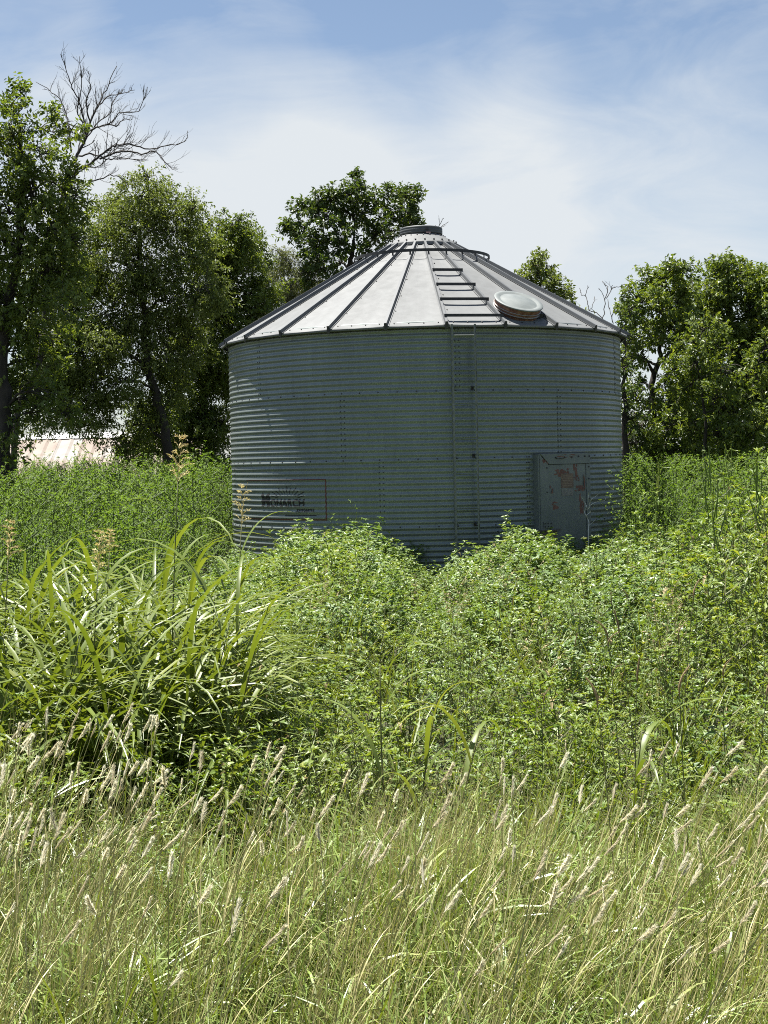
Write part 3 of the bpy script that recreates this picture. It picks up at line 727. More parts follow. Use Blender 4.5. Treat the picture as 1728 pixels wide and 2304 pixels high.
def grow_tree(name, label, trunk, clumps, d, leaf, leaf_len, leaf_w, lai=2.3, bark='bark_dark', seed=1, trunk_r=0.16, group=None, cat='tree', droop=0.3, sub=0.30, spray=0.16, depth_k=0.9, dj=0.6, shrink=.06, nsub=1.0, limb_vis=1.0, hang=0.0):
    """trunk: list of (px, py) up the stem, clumps: (px, py, radius px[, depth offset]); all turned into points and sizes in metres at depth d"""
    rg = np.random.default_rng(seed)
    tp = [np.array(P(x, y, d)) for x, y in trunk]
    base = tp[0].copy(); base[2] = 0.0
    root = empty(name, tuple(base)); tag(root, label, cat, group)
    pts = smooth_path([base] + [p for p in tp if p[2] > 0.3], 4)
    pts[1:-1] += rg.normal(0, .02, (len(pts) - 2, 3))
    rad = np.linspace(trunk_r * .75, trunk_r * .2, len(pts)); rad[0] *= 1.3
    s = Soup(); tube(s, pts - base, rad, 9); s.obj('trunk', M[bark], root, True)
    nodes = [(p, r) for p, r in zip(pts[2:], rad[2:])]
    cl = []
    for c in clumps:
        r = c[2] / F_PX * d
        dd = d + (c[3] if len(c) > 3 else (rg.random() - .5) * 2 * dj)
        p = np.array(P(c[0], c[1], dd)); p[2] = max(p[2], .25)
        cl.append((p, max(.10, r * 1.16 - shrink)))
    top = pts[-1]
    cl.sort(key=lambda q: np.linalg.norm(q[0] - top))
    S = Soup(); T = Soup()
    for ci, (c, r) in enumerate(cl):
        # limb from the nearest sensible point of the tree so far
        best = min(nodes, key=lambda n: np.linalg.norm(n[0] - c) + 1.2 * max(0, n[0][2] - c[2]) + .25 * abs(n[0][2] + .6 - c[2]))
        p0, r0 = best; v = c - p0; ln = np.linalg.norm(v)
        mid = p0 + v * .5 + np.array([0, 0, .16 * ln]) + rg.normal(0, .08 * ln, 3); q1 = p0 + v * .25 + np.array([0, 0, .06 * ln]) + rg.normal(0, .04 * ln, 3)
        lp = smooth_path([p0, q1, mid, c], 4)
        lr = np.linspace(min(r0 * .6, .018 + .018 * ln) * limb_vis, .007, len(lp))
        s = Soup(); tube(s, lp - base, lr, 5); s.obj('limb', M[bark], root, True)
        nodes += [(p, q) for p, q in zip(lp[2:], lr[2:])]
        # sub-clumps in an uneven shell, then leafy sprays within each
        ns = max(4, int(nsub * (8 + 26 * r)))
        dv = unit(rg.normal(0, 1, (ns, 3)) * np.array([1, depth_k, 1])); rr = r * (.35 + .65 * rg.random(ns) ** .6)
        sc = c + dv * rr[:, None]; sc[:, 2] = np.maximum(sc[:, 2], .15); sr = r * sub * (.6 + .9 * rg.random(ns)) + .05
        for k in range(ns):
            a = lp[-1 - int(rg.random() * 5)]
            m2 = (a + sc[k]) / 2 + rg.normal(0, .06, 3) + np.array([0, 0, .06])
            tube(T, smooth_path([a, m2, sc[k] + dv[k] * sr[k] * .8], 3) - base, np.linspace(.011, .003, 7), 3, cap=False)
        la = leaf_len * leaf_w * .5
        for k in range(ns):
            n_l = int(lai * math.pi * sr[k] ** 2 / la)
            nsp = max(2, n_l // 9)
            so = rg.normal(0, 1, (nsp, 3)); so = unit(so) * (sr[k] * rg.random((nsp, 1)) ** .5) * np.array([1, 1, .8])
            sd = unit(so * .8 / (sr[k] + 1e-6) + rg.normal(0, .5, (nsp, 3)) + dv[k] * .5 + np.array([0, 0, .25 - hang]))
            m = 9
            t = (np.arange(m) + .3) / m
            b = sc[k] + so[:, None] + sd[:, None] * (t[None, :, None] * spray) - np.array([0, 0, 1]) * (hang * spray * t ** 2)[None, :, None]
            b = b.reshape(-1, 3)
            side = unit(np.cross(np.repeat(sd, m, 0), rg.normal(0, 1, (nsp * m, 3))))
            ax = unit(np.repeat(sd, m, 0) * .55 + side * .9 + np.array([0, 0, -droop - .5 * hang]) + rg.normal(0, .2, (nsp * m, 3)))
            nr = unit(rg.normal(0, .65, (nsp * m, 3)) + np.array([0, 0, 1.0]))
            tint = np.clip(.5 + .16 * rg.normal() + rg.normal(0, .2, nsp * m), 0, 1)
            sz = .7 + .5 * rg.random(nsp * m)
            b[:, 2] = np.maximum(b[:, 2], .05)
            leaves(S, b - base, ax, nr, leaf_len * sz, leaf_w * sz, tint, .15, .15)
    T.obj('twigs', M[bark], root)
    S.obj('crown', M[leaf], root)
    return root

TREES = [
    dict(name='tree', label='tall dark leafy tree at the left edge with a spire of leaves', trunk=[(5, 1050), (8, 960), (12, 880), (5, 780), (25, 680), (40, 560), (50, 430), (45, 300)], d=24.0, leaf='leaf_mid', leaf_len=.09, leaf_w=.044, seed=3, trunk_r=.2, sub=.24, lai=1.4, shrink=.06, nsub=.9, spray=.2,
         clumps=[(50, 205, 14), (42, 245, 20), (8, 240, 26), (15, 300, 42), (58, 300, 30), (122, 262, 16), (126, 300, 26), (40, 375, 55), (105, 345, 36), (165, 300, 26), (80, 440, 62), (145, 425, 42), (20, 480, 70), (120, 520, 58), (165, 480, 34), (40, 580, 70), (110, 610, 58), (15, 680, 72), (80, 720, 60), (150, 690, 46), (20, 790, 66), (80, 820, 52), (-70, 330, 90), (-90, 500, 110), (-80, 680, 110), (-70, 850, 90), (60, 900, 40), (25, 880, 45), (120, 780, 45), (110, 880, 35), (165, 400, 30), (175, 440, 34), (180, 560, 40), (150, 620, 46), (60, 520, 50), (130, 480, 44), (30, 950, 34), (15, 1000, 34), (95, 925, 30), (150, 935, 30)]),
    dict(name='tree', label='broad olive green tree just right of the tall left tree', trunk=[(376, 1060), (372, 970), (350, 890), (330, 800), (320, 700), (310, 600), (320, 500)], d=28.0, leaf='leaf_olive', leaf_len=.066, leaf_w=.030, seed=8, trunk_r=.15, sub=.27, shrink=.03, lai=1.15, spray=.22, hang=.2, bark='bark_dark',
         clumps=[(335, 400, 24), (320, 440, 46), (270, 450, 34), (365, 455, 42), (245, 500, 48), (300, 520, 60), (385, 520, 50), (440, 465, 26), (430, 500, 36), (200, 560, 52), (280, 590, 66), (360, 600, 66), (430, 580, 46), (170, 640, 56), (240, 680, 66), (320, 690, 70), (400, 680, 60), (150, 730, 56), (210, 780, 62), (290, 780, 62), (370, 770, 62), (150, 830, 50), (215, 860, 44), (190, 920, 36), (140, 900, 44), (430, 760, 46), (400, 840, 40), (95, 800, 44), (110, 890, 36), (250, 900, 26), (100, 950, 28), (60, 960, 22), (230, 960, 24), (260, 1000, 26), (335, 905, 36), (350, 965, 36), (300, 1010, 26), (385, 900, 40), (110, 700, 60), (90, 640, 50), (120, 820, 60), (180, 800, 60), (80, 860, 40), (160, 930, 36), (470, 640, 50), (440, 690, 50), (260, 860, 44), (215, 930, 34), (330, 850, 40), (290, 960, 26), (185, 960, 24), (130, 560, 46), (200, 640, 60)]),
    dict(name='tree', label='dense darker tree between the olive tree and the grain bin', trunk=[(480, 1070), (470, 980), (455, 900), (470, 800), (490, 700), (505, 600)], d=30.0, leaf='leaf_mid', leaf_len=.07, leaf_w=.032, seed=14, trunk_r=.15, sub=.29, shrink=.0, lai=1.6, hang=.25,
         clumps=[(490, 520, 36), (530, 505, 24), (555, 530, 32), (460, 560, 44), (520, 570, 52), (575, 575, 28), (480, 630, 56), (545, 640, 56), (590, 650, 32), (460, 710, 52), (520, 720, 56), (580, 710, 40), (440, 790, 46), (490, 800, 56), (560, 790, 48), (420, 870, 44), (480, 880, 50), (530, 860, 50), (400, 940, 44), (460, 960, 48), (510, 950, 40), (350, 980, 44), (310, 1000, 36), (420, 1010, 40), (480, 1020, 40), (320, 940, 32)]),
    dict(name='tree', label='feathery grey green tree behind the left slope of the bin roof', trunk=[(640, 1060), (640, 900), (645, 760), (650, 650)], d=34.0, leaf='leaf_grey', leaf_len=.055, leaf_w=.018, seed=21, trunk_r=.13, sub=.30, lai=1.15, hang=.5, bark='bark_grey',
         clumps=[(628, 575, 20), (610, 605, 24), (655, 590, 26), (640, 635, 40), (690, 620, 30), (620, 680, 40), (670, 680, 46), (720, 660, 34), (600, 740, 36), (650, 740, 40), (710, 600, 20), (610, 800, 36), (740, 700, 36)]),
    dict(name='tree', label='dark round crowned tree rising behind the bin roof peak', trunk=[(800, 1060), (795, 800), (788, 640), (785, 600), (792, 575), (795, 540)], d=33.0, leaf='leaf_dark', leaf_len=.105, leaf_w=.055, seed=31, trunk_r=.17, sub=.30, lai=1.15, bark='bark_dark', dj=.5, limb_vis=1.25,
         clumps=[(803, 402, 13), (808, 425, 13), (790, 440, 30), (810, 455, 22), (735, 440, 22), (748, 445, 20), (716, 452, 18), (672, 463, 14), (695, 470, 24), (720, 490, 32), (648, 505, 14), (652, 525, 18), (673, 510, 20), (770, 470, 30), (752, 516, 36), (795, 490, 34), (830, 500, 32), (872, 435, 14), (850, 455, 22), (900, 440, 26), (918, 445, 24), (930, 430, 12), (905, 475, 32), (870, 480, 26), (930, 490, 20), (920, 505, 20), (940, 506, 12), (850, 530, 30), (705, 540, 28), (690, 550, 24), (730, 560, 22), (708, 580, 22), (760, 545, 26), (830, 560, 26), (720, 605, 30), (760, 600, 24), (690, 620, 26), (745, 625, 24), (880, 520, 24), (815, 590, 16)]),
    dict(name='tree', label='small light green tree top showing over the right slope of the bin roof', trunk=[(1245, 1060), (1235, 850), (1225, 720), (1215, 640)], d=31.0, leaf='leaf_olive', leaf_len=.09, leaf_w=.042, seed=41, trunk_r=.1, sub=.30, lai=1.2, dj=.3,
         clumps=[(1211, 582, 8), (1205, 600, 15), (1190, 612, 16), (1182, 632, 15), (1215, 620, 22), (1232, 612, 13), (1205, 648, 24), (1242, 640, 22), (1262, 642, 18), (1275, 660, 14), (1240, 672, 24), (1220, 690, 30), (1270, 690, 24), (1250, 740, 40), (1300, 720, 30)]),
    dict(name='tree', label='leafy tree at the right of the bin with gaps of sky round its forked trunk', trunk=[(1478, 1060), (1472, 930), (1466, 870), (1480, 820), (1488, 760), (1490, 690)], d=27.0, leaf='leaf_mid', leaf_len=.085, leaf_w=.045, seed=52, trunk_r=.12, sub=.28, lai=1.8, limb_vis=1.3,
         clumps=[(1512, 600, 12), (1508, 620, 20), (1545, 612, 20), (1490, 640, 36), (1455, 640, 28), (1540, 645, 34), (1430, 675, 32), (1475, 690, 46), (1530, 690, 46), (1420, 720, 28), (1450, 745, 34), (1500, 745, 42), (1412, 770, 22), (1425, 800, 22), (1555, 740, 40), (1440, 810, 16), (1520, 800, 26), (1500, 860, 22), (1430, 860, 14), (1425, 900, 22), (1460, 920, 28), (1500, 930, 40), (1440, 960, 30), (1410, 950, 22), (1480, 990, 36), (1540, 970, 44), (1550, 900, 40), (1405, 820, 14), (1470, 1020, 40), (1530, 1020, 44), (1420, 1010, 30)]),
    dict(name='tree', label='dense rounded tree at the right edge beyond the tall weeds', trunk=[(1655, 1060), (1650, 900), (1645, 800), (1640, 700), (1645, 660)], d=28.5, leaf='leaf_mid', leaf_len=.085, leaf_w=.045, seed=63, trunk_r=.17, sub=.28, shrink=.0, lai=1.7,
         clumps=[(1600, 618, 22), (1638, 608, 26), (1665, 615, 24), (1610, 650, 36), (1660, 650, 40), (1710, 640, 30), (1590, 700, 44), (1650, 710, 56), (1710, 700, 46), (1590, 770, 46), (1640, 790, 52), (1700, 780, 52), (1570, 830, 44), (1620, 860, 52), (1690, 860, 56), (1760, 660, 60), (1770, 780, 80), (1770, 900, 80), (1560, 900, 44), (1610, 930, 52), (1670, 940, 52), (1730, 950, 50), (1590, 990, 44), (1650, 1000, 44), (1710, 1010, 44)]),
    dict(name='shrub', label='brighter green shrub growing in front of the right edge tree', cat='shrub', trunk=[(1590, 1080), (1585, 960), (1580, 850)], d=25.0, leaf='leaf_mid', leaf_len=.085, leaf_w=.045, seed=71, trunk_r=.07, sub=.27, lai=1.25,
         clumps=[(1560, 760, 30), (1590, 740, 34), (1615, 780, 40), (1560, 810, 40), (1520, 830, 30), (1580, 850, 44), (1640, 840, 36), (1540, 880, 36), (1610, 900, 36), (1700, 830, 40), (1725, 790, 40), (1690, 900, 36), (1560, 960, 44), (1620, 980, 44), (1680, 990, 44), (1730, 960, 50), (1500, 960, 36), (1640, 920, 40)]),
    dict(name='shrub', label='dark trunked scrubby bush hard against the right side of the bin', cat='shrub', trunk=[(1412, 1080), (1408, 980), (1405, 900), (1408, 830)], d=25.5, leaf='leaf_dark', leaf_len=.07, leaf_w=.035, seed=77, trunk_r=.12, sub=.3, lai=.9, limb_vis=.8,
         clumps=[(1405, 760, 20), (1415, 700, 20), (1400, 830, 16), (1430, 880, 16), (1420, 940, 26), (1450, 960, 26), (1430, 1000, 30), (1395, 900, 24)]),
]
for T_ in TREES: grow_tree(**T_)

def bare_tree(label, limbs, d, trunk, r0, seed, twig=1.0, scale=2.676, off=(0, 100), name='bare_tree', side=9):
    rg = np.random.default_rng(seed)
    base = np.array(P(*trunk[0], d)); base[2] = 0
    root = empty(name, tuple(base)); tag(root, label, 'dead tree')
    pts = smooth_path([base] + [np.array(P(x, y, d)) for x, y in trunk[1:]], 4)
    s = Soup(); tube(s, pts - base, np.linspace(r0 * 1.6, r0, len(pts)), 7); s.obj('trunk', M['dead_wood'], root, True)
    tw = Soup()
    for li, (ra, l) in enumerate(limbs):
        dz = (rg.random() - .5) * 1.6; n = len(l)
        p = smooth_path([np.array(P(off[0] + x / scale, off[1] + y / scale, d + dz * i / max(1, n - 1))) for i, (x, y) in enumerate(l)], 4)
        p[1:] += rg.normal(0, .008, (len(p) - 1, 3))
        ra *= .45; rad = np.linspace(ra, max(.0055, ra * .2), len(p))
        s = Soup(); tube(s, p - base, rad, 5); s.obj('limb', M['dead_wood'], root, True)
        tot = np.linalg.norm(p[-1] - p[0])
        for k in range(int(side * twig)):
            i = int(2 + rg.random() * (len(p) - 3)); dd = unit(p[i] - p[i - 1])
            a = unit(np.cross(dd, rg.normal(0, 1, 3)) + np.array([0, 0, .35])) 
            branch_rec(tw, p[i] - base, unit(dd * .8 + a * .8), (.18 + .40 * rg.random()) * min(1, tot * .45) * (1.1 - .5 * i / len(p)), max(.005, rad[i] * .45), 1, rg, .12, .5, 3, .14)
    tw.obj('twigs', M['dead_wood'], root)
bare_tree('leafless dead tree reaching over the left tree crowns into the sky', [
    (.075, [(420, 760), (455, 690), (485, 630), (520, 560), (545, 470), (580, 390), (600, 340), (640, 270), (700, 130)]),
    (.035, [(520, 560), (500, 420), (470, 330), (430, 240), (405, 170), (365, 60)]),
    (.035, [(545, 470), (520, 350), (540, 250), (530, 160)]), (.03, [(500, 470), (465, 400), (490, 250), (480, 70)]),
    (.035, [(430, 650), (410, 480), (400, 420), (360, 330), (300, 280), (220, 225)]),
    (.04, [(545, 520), (590, 495), (640, 485), (690, 450), (720, 410), (830, 400), (890, 260)]),
    (.06, [(430, 790), (470, 750), (540, 720), (600, 670), (660, 625), (720, 605), (800, 605), (900, 630), (1000, 610), (1110, 585), (1132, 522)]),
    (.045, [(600, 690), (680, 660), (760, 640), (850, 660), (920, 640), (975, 680), (1020, 735), (1065, 750)]),
    (.04, [(470, 670), (560, 660), (640, 690), (700, 690), (800, 690), (890, 700)]),
    (.03, [(585, 385), (640, 320), (720, 300), (815, 272)]), (.03, [(440, 800), (520, 745), (600, 735), (640, 690)]),
    (.03, [(640, 485), (700, 490), (750, 450), (800, 455)]), (.035, [(450, 900), (520, 840), (620, 800), (700, 790), (780, 850), (830, 820)]),
    (.03, [(520, 560), (580, 480), (660, 420), (680, 350), (720, 290)])], 27.0, [(12, 1050), (40, 930), (85, 830), (98, 740), (110, 600), (140, 450), (158, 385)], .04, 4, 1.0, side=19)
bare_tree('grey leafless branches poking up past the right end of the bin roof', [
    (.022, [(215, 700), (222, 640), (240, 480), (265, 380), (240, 350), (215, 320)]), (.018, [(250, 470), (300, 390), (350, 370), (425, 348)]), (.02, [(310, 690), (305, 600), (350, 520), (380, 450), (440, 400)]),
    (.022, [(230, 690), (200, 630), (150, 590), (100, 575), (85, 500), (70, 460), (30, 430), (15, 390)]), (.014, [(100, 575), (130, 530), (150, 450)]), (.012, [(68, 455), (75, 400), (88, 362)]), (.014, [(262, 480), (275, 560), (300, 640)]), (.012, [(240, 480), (205, 420), (185, 385)]), (.012, [(285, 400), (300, 360)])],
    27.5, [(1372, 1050), (1368, 900), (1366, 760), (1362, 735)], .03, 9, .5, 3.876, (1300, 550), side=3)
bare_tree('thin bare branch tip just above the right edge of the bin peak cap', [
    (.02, [(850, 330), (880, 160), (915, 120), (960, 40), (985, 5)]), (.014, [(880, 160), (960, 125), (1050, 55)]), (.010, [(850, 200), (835, 140), (860, 110)])],
    31.0, [(985, 1050), (984, 800), (982, 600), (978, 540)], .03, 12, .5, 6.636, (850, 490), side=2)

# ------------------------------------------------------------------ field plants: source meshes
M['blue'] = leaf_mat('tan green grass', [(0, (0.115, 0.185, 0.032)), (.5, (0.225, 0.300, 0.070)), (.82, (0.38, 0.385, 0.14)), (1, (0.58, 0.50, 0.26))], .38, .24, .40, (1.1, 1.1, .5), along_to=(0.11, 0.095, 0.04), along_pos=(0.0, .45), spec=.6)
M['thatch'] = leaf_mat('dry thatch', [(0, (0.187, 0.138, 0.066)), (.6, (0.374, 0.292, 0.154)), (1, (0.550, 0.462, 0.275))], .7, .2, .3, (1, 1, .8))
M['stem_straw'] = leaf_mat('straw stem', [(0, (0.26, 0.28, 0.11)), (.6, (0.42, 0.38, 0.18)), (1, (0.52, 0.44, 0.23))], .5, .15, .5, (1, 1, .7))
M['fluff'] = leaf_mat('silvery seed fluff', [(0, (0.52, 0.44, 0.28)), (.45, (0.80, 0.75, 0.60)), (1, (0.90, 0.885, 0.80))], .7, .6, .45, (1, 1, .9))
M['weed'] = leaf_mat('leafy weed', [(0, (0.074, 0.129, 0.017)), (.5, (0.137, 0.207, 0.036)), (.85, (0.225, 0.289, 0.063)), (1, (0.380, 0.380, 0.108))], .46, .34, .45, (1.5, 1.4, .40), spec=.42)
M['weed_grey'] = leaf_mat('bluish leafy weed', [(0, (0.081, 0.143, 0.040)), (.6, (0.162, 0.241, 0.077)), (1, (0.271, 0.343, 0.139))], .44, .32, .45, (1.4, 1.4, .45), spec=.5)
M['kochia'] = leaf_mat('fine soft weed', [(0, (0.076, 0.133, 0.020)), (.6, (0.133, 0.207, 0.034)), (1, (0.205, 0.276, 0.060))], .6, .40, .45, (1.3, 1.4, .45), spec=.3)
M['kochia_stem'] = leaf_mat('soft weed stem', [(0, (0.035, 0.060, 0.014)), (1, (0.060, 0.085, 0.022))], .7, .1, .4)
M['johnson'] = leaf_mat('broad grass blade', [(0, (0.085, 0.125, 0.018)), (.6, (0.150, 0.195, 0.034)), (.93, (0.250, 0.270, 0.075)), (1, (0.36, 0.28, 0.12))], .44, .34, .3, (1.3, 1.25, .45), spec=.5)
M['weed_stem'] = leaf_mat('green weed stem', [(0, (0.060, 0.085, 0.025)), (1, (0.14, 0.135, 0.050))], .6, .1, .4)
M['panicle'] = leaf_mat('straw panicle', [(0, (0.48, 0.42, 0.19)), (.5, (0.66, 0.55, 0.28)), (1, (0.60, 0.40, 0.23))], .6, .3, .3, (1, 1, .7))
M['foxtail'] = leaf_mat('brown bristle head', [(0, (0.20, 0.145, 0.070)), (1, (0.36, 0.27, 0.14))], .7, .3, .5, (1, 1, .7))

def pr_bluestem(seed, n=46, h=.58, straw=.3):
    rg = np.random.default_rng(seed); s = Soup()
    b = np.concatenate([rg.normal(0, .05, (n, 2)), np.zeros((n, 1))], 1)
    hh = h * (.35 + .75 * rg.random(n))
    blades(s, b, rg.random(n) * 6.28, hh, .0044 + .0030 * rg.random(n), .05 + .25 * rg.random(n), .25 + 1.7 * rg.random(n) ** 1.7, np.clip(rg.normal(.35, .22, n), 0, 1), 5, 1.8, wob=rg.normal(0, .4, (n, 3)))
    k = int(n * straw)      # upright straw stems
    b = np.concatenate([rg.normal(0, .04, (k, 2)), np.zeros((k, 1))], 1)
    blades(s, b, rg.random(k) * 6.28, h * (.9 + .45 * rg.random(k)), .0026 + .0012 * rg.random(k), .02 + .16 * rg.random(k), .25 * rg.random(k), np.clip(rg.normal(.75, .15, k), 0, 1), 4, 1.5, mat=1, wob=rg.normal(0, .5, (k, 3)))
    k = int(n * 1.0)      # leaves that leave the stems part way up and bend over
    b = np.concatenate([rg.normal(0, .06, (k, 2)), (.04 + .62 * rg.random((k, 1)) ** 1.2) * h], 1)
    blades(s, b, rg.random(k) * 6.28, .10 + .17 * rg.random(k), .0045 + .0040 * rg.random(k), .25 + .7 * rg.random(k), .6 + 1.5 * rg.random(k), np.clip(rg.normal(.38, .28, k), 0, 1), 4, 1.2, wob=rg.normal(0, .35, (k, 3)))
    k = max(2, n // 12)   # broken stems
    b = np.concatenate([rg.normal(0, .07, (k, 2)), (.1 + .5 * rg.random((k, 1))) * h], 1)
    blades(s, b, rg.random(k) * 6.28, .25 + .2 * rg.random(k), .0026, 1.2 + .6 * rg.random(k), .2 * rg.random(k), np.clip(rg.normal(.8, .15, k), 0, 1), 3, 1.2, mat=2, wob=rg.normal(0, .5, (k, 3)))
    k = int(n * .45)      # dry litter low down
    b = np.concatenate([rg.normal(0, .07, (k, 2)), .02 + .1 * rg.random((k, 1))], 1)
    blades(s, b, rg.random(k) * 6.28, .12 + .22 * rg.random(k), .0040, .5 + .6 * rg.random(k), .9 * rg.random(k), rg.random(k), 3, 1.2, mat=2, wob=rg.normal(0, .6, (k, 3)))
    return s.mesh('grass_tuft', [M['blue'], M['stem_straw'], M['thatch']])
def weed_parts(s, rg, h, nb, nl, L, Wd, ang=.9, spread=.45, droop=.2, tip_cluster=6, start=.15, mat=0, smat=1):
    stems = []
    top = np.array([rg.normal(0, .05), rg.normal(0, .05), h])
    main = smooth_path([np.zeros(3), top * .5 + rg.normal(0, .02, 3), top], 4); stems.append(main)
    for k in range(nb):
        t = start + (.95 - start) * (k + rg.random()) / nb; p = main[min(len(main) - 1, int(t * len(main)))]
        a = rg.random() * 6.28; ln = spread * h * (1.15 - .75 * t) * (.6 + .6 * rg.random())
        e = p + np.array([math.cos(a) * ln * .8, math.sin(a) * ln * .8, ln * (.55 + .4 * rg.random())])
        stems.append(smooth_path([p, (p + e) / 2 + np.array([math.cos(a), math.sin(a), -.3]) * ln * .1, e], 3))
    for i, st in enumerate(stems):
        tube(s, st, np.linspace(.005 if i == 0 else .003, .0015, len(st)), 3, mat=smat, rnd=rg.random(), cap=False)
        m = max(4, int(nl * np.linalg.norm(st[-1] - st[0]) / h)); idx = (.1 + .9 * (np.arange(m) + rg.random(m)) / m)
        idx = np.clip(idx, 0, .999) * (len(st) - 1); i0 = idx.astype(int); fr = (idx - i0)[:, None]
        b = st[i0] * (1 - fr) + st[i0 + 1] * fr
        dr = unit(st[i0 + 1] - st[i0]); a = rg.random(m) * 6.28
        o = np.stack([np.cos(a), np.sin(a), 0 * a], -1)
        ax = unit(o * math.sin(ang) + dr * math.cos(ang) * .8 + rg.normal(0, .15, (m, 3)))
        nr = unit(np.array([0, 0, 1.0]) + .35 * dr + rg.normal(0, .25, (m, 3)))
        sz = (.6 + .6 * rg.random(m)) * (1.1 - .45 * idx / (len(st) - 1))
        dead = rg.random(m) < .05; tn = np.clip(rg.normal(.45, .2, m), 0, 1)
        leaves(s, b[~dead], ax[~dead], nr[~dead], (L * sz)[~dead], (Wd * sz)[~dead], tn[~dead], droop, .16, True, mat)
        leaves(s, b[dead], ax[dead] - np.array([0, 0, .6]), nr[dead], (L * sz)[dead] * .8, (Wd * sz)[dead] * .6, tn[dead], droop * 2, .3, True, 2)
        a = rg.random(tip_cluster) * 6.28; e = np.tile(st[-1], (tip_cluster, 1))
        ax = unit(np.stack([np.cos(a), np.sin(a), .55 + .5 * rg.random(tip_cluster)], -1))
        leaves(s, e, ax, np.tile([0, 0, 1.0], (tip_cluster, 1)) + rg.normal(0, .2, (tip_cluster, 3)), L * .62, Wd * .6, np.clip(rg.normal(.75, .15, tip_cluster), 0, 1), droop, .2, True, mat)
def pr_leafy(seed, h=.7, mat='weed', L=.062, Wd=.032, nb=9, nl=20, **k):
    rg = np.random.default_rng(seed); s = Soup(); weed_parts(s, rg, h, nb, nl, L, Wd, **k)
    return s.mesh('weed_plant', [M[mat], M['weed_stem'], M['thatch']])
def pr_mound(seed, h=.7):
    rg = np.random.default_rng(seed); s = Soup()
    weed_parts(s, rg, h, 16, 30, .070, .040, ang=1.05, spread=.55, droop=.28, tip_cluster=7, start=.06, mat=0)
    n = 150; a = rg.random(n) * 6.28; u = rg.random(n) ** .5; r = .34 * u     # the closed canopy of the mound
    b = np.stack([r * np.cos(a), r * np.sin(a), h * (.96 - .42 * u ** 2) + rg.normal(0, .03, n)], -1)
    a2 = rg.random(n) * 6.28; ax = np.stack([np.cos(a2), np.sin(a2), rg.normal(0, .25, n)], -1); nr = np.stack([.5 * u * np.cos(a), .5 * u * np.sin(a), 1 + 0 * a], -1) + rg.normal(0, .22, (n, 3))
    leaves(s, b, ax, nr, .045 + .04 * rg.random(n), .028 + .022 * rg.random(n), np.clip(rg.normal(.6, .2, n), 0, 1), .25, .15, True)
    return s.mesh('mound_weed', [M['weed' if seed == 82 else 'weed_grey'], M['weed_stem'], M['thatch']])
def pr_kochia(seed, h=1.0):
    rg = np.random.default_rng(seed); s = Soup()
    weed_parts(s, rg, h, 16, 60, .040, .0105, ang=.75, spread=.32, droop=.05, tip_cluster=7, start=.08)
    return s.mesh('soft_weed', [M['kochia'], M['kochia_stem'], M['kochia_stem']])
def pr_stalk(seed, h=1.0, dry=False):
    rg = np.random.default_rng(seed); s = Soup(); B = []; A = []
    for k in range(4):
        e = np.array([rg.normal(0, .12), rg.normal(0, .12), h * (.75 + .3 * rg.random())]); b0 = np.array([rg.normal(0, .04), rg.normal(0, .04), 0])
        q = smooth_path([b0, (b0 + e) / 2 + rg.normal(0, .03, 3), e], 4); tube(s, q, np.linspace(.0035, .0014, len(q)), 3, mat=1, rnd=rg.random(), cap=False)
        for j in range(5):
            i = int(3 + rg.random() * (len(q) - 4)); dd = unit(np.array([rg.normal(), rg.normal(), 1.1])); l = .12 + .14 * rg.random()
            q2 = smooth_path([q[i], q[i] + dd * l * .5 + rg.normal(0, .01, 3), q[i] + dd * l], 2); tube(s, q2, np.linspace(.0016, .0008, len(q2)), 3, mat=1, rnd=rg.random(), cap=False)
            for t in rg.random(4): B.append(q[i] + dd * l * t); A.append(dd + rg.normal(0, .7, 3))
    B = np.array(B); A = np.array(A)
    leaves(s, B, A, rg.normal(0, .4, B.shape) + np.array([0, 0, 1]), .022 + .03 * rg.random(len(B)), .008 + .006 * rg.random(len(B)), np.clip(rg.normal(.6, .25, len(B)), 0, 1), .2, .2, True, 2 if dry else 0)
    return s.mesh('weed_stalk', [M['weed'], M['stem_straw'] if dry else M['weed_stem'], M['thatch']])
def pr_broad(seed, n=17, h=.90, wd=.018):
    rg = np.random.default_rng(seed); s = Soup()
    b = np.concatenate([rg.normal(0, .05, (n, 2)), .25 * rg.random((n, 1)) * h], 1)
    blades(s, b, rg.random(n) * 6.28, h * (.6 + .6 * rg.random(n)), wd * (.7 + .6 * rg.random(n)), .2 + .35 * rg.random(n), 1.2 + 1.5 * rg.random(n), np.clip(rg.normal(.4, .2, n), 0, 1), 7, 1.35, vee=.35)
    return s.mesh('broad_grass', [M['johnson']])
def pr_narrow(seed, n=26, h=.5):
    rg = np.random.default_rng(seed); s = Soup()
    b = np.concatenate([rg.normal(0, .06, (n, 2)), np.zeros((n, 1))], 1)
    blades(s, b, rg.random(n) * 6.28, h * (.5 + .7 * rg.random(n)), .006 + .004 * rg.random(n), .1 + .3 * rg.random(n), .4 + 1.4 * rg.random(n), np.clip(rg.normal(.5, .25, n), 0, 1), 5, 1.6, vee=.2)
    return s.mesh('narrow_grass', [M['johnson']])

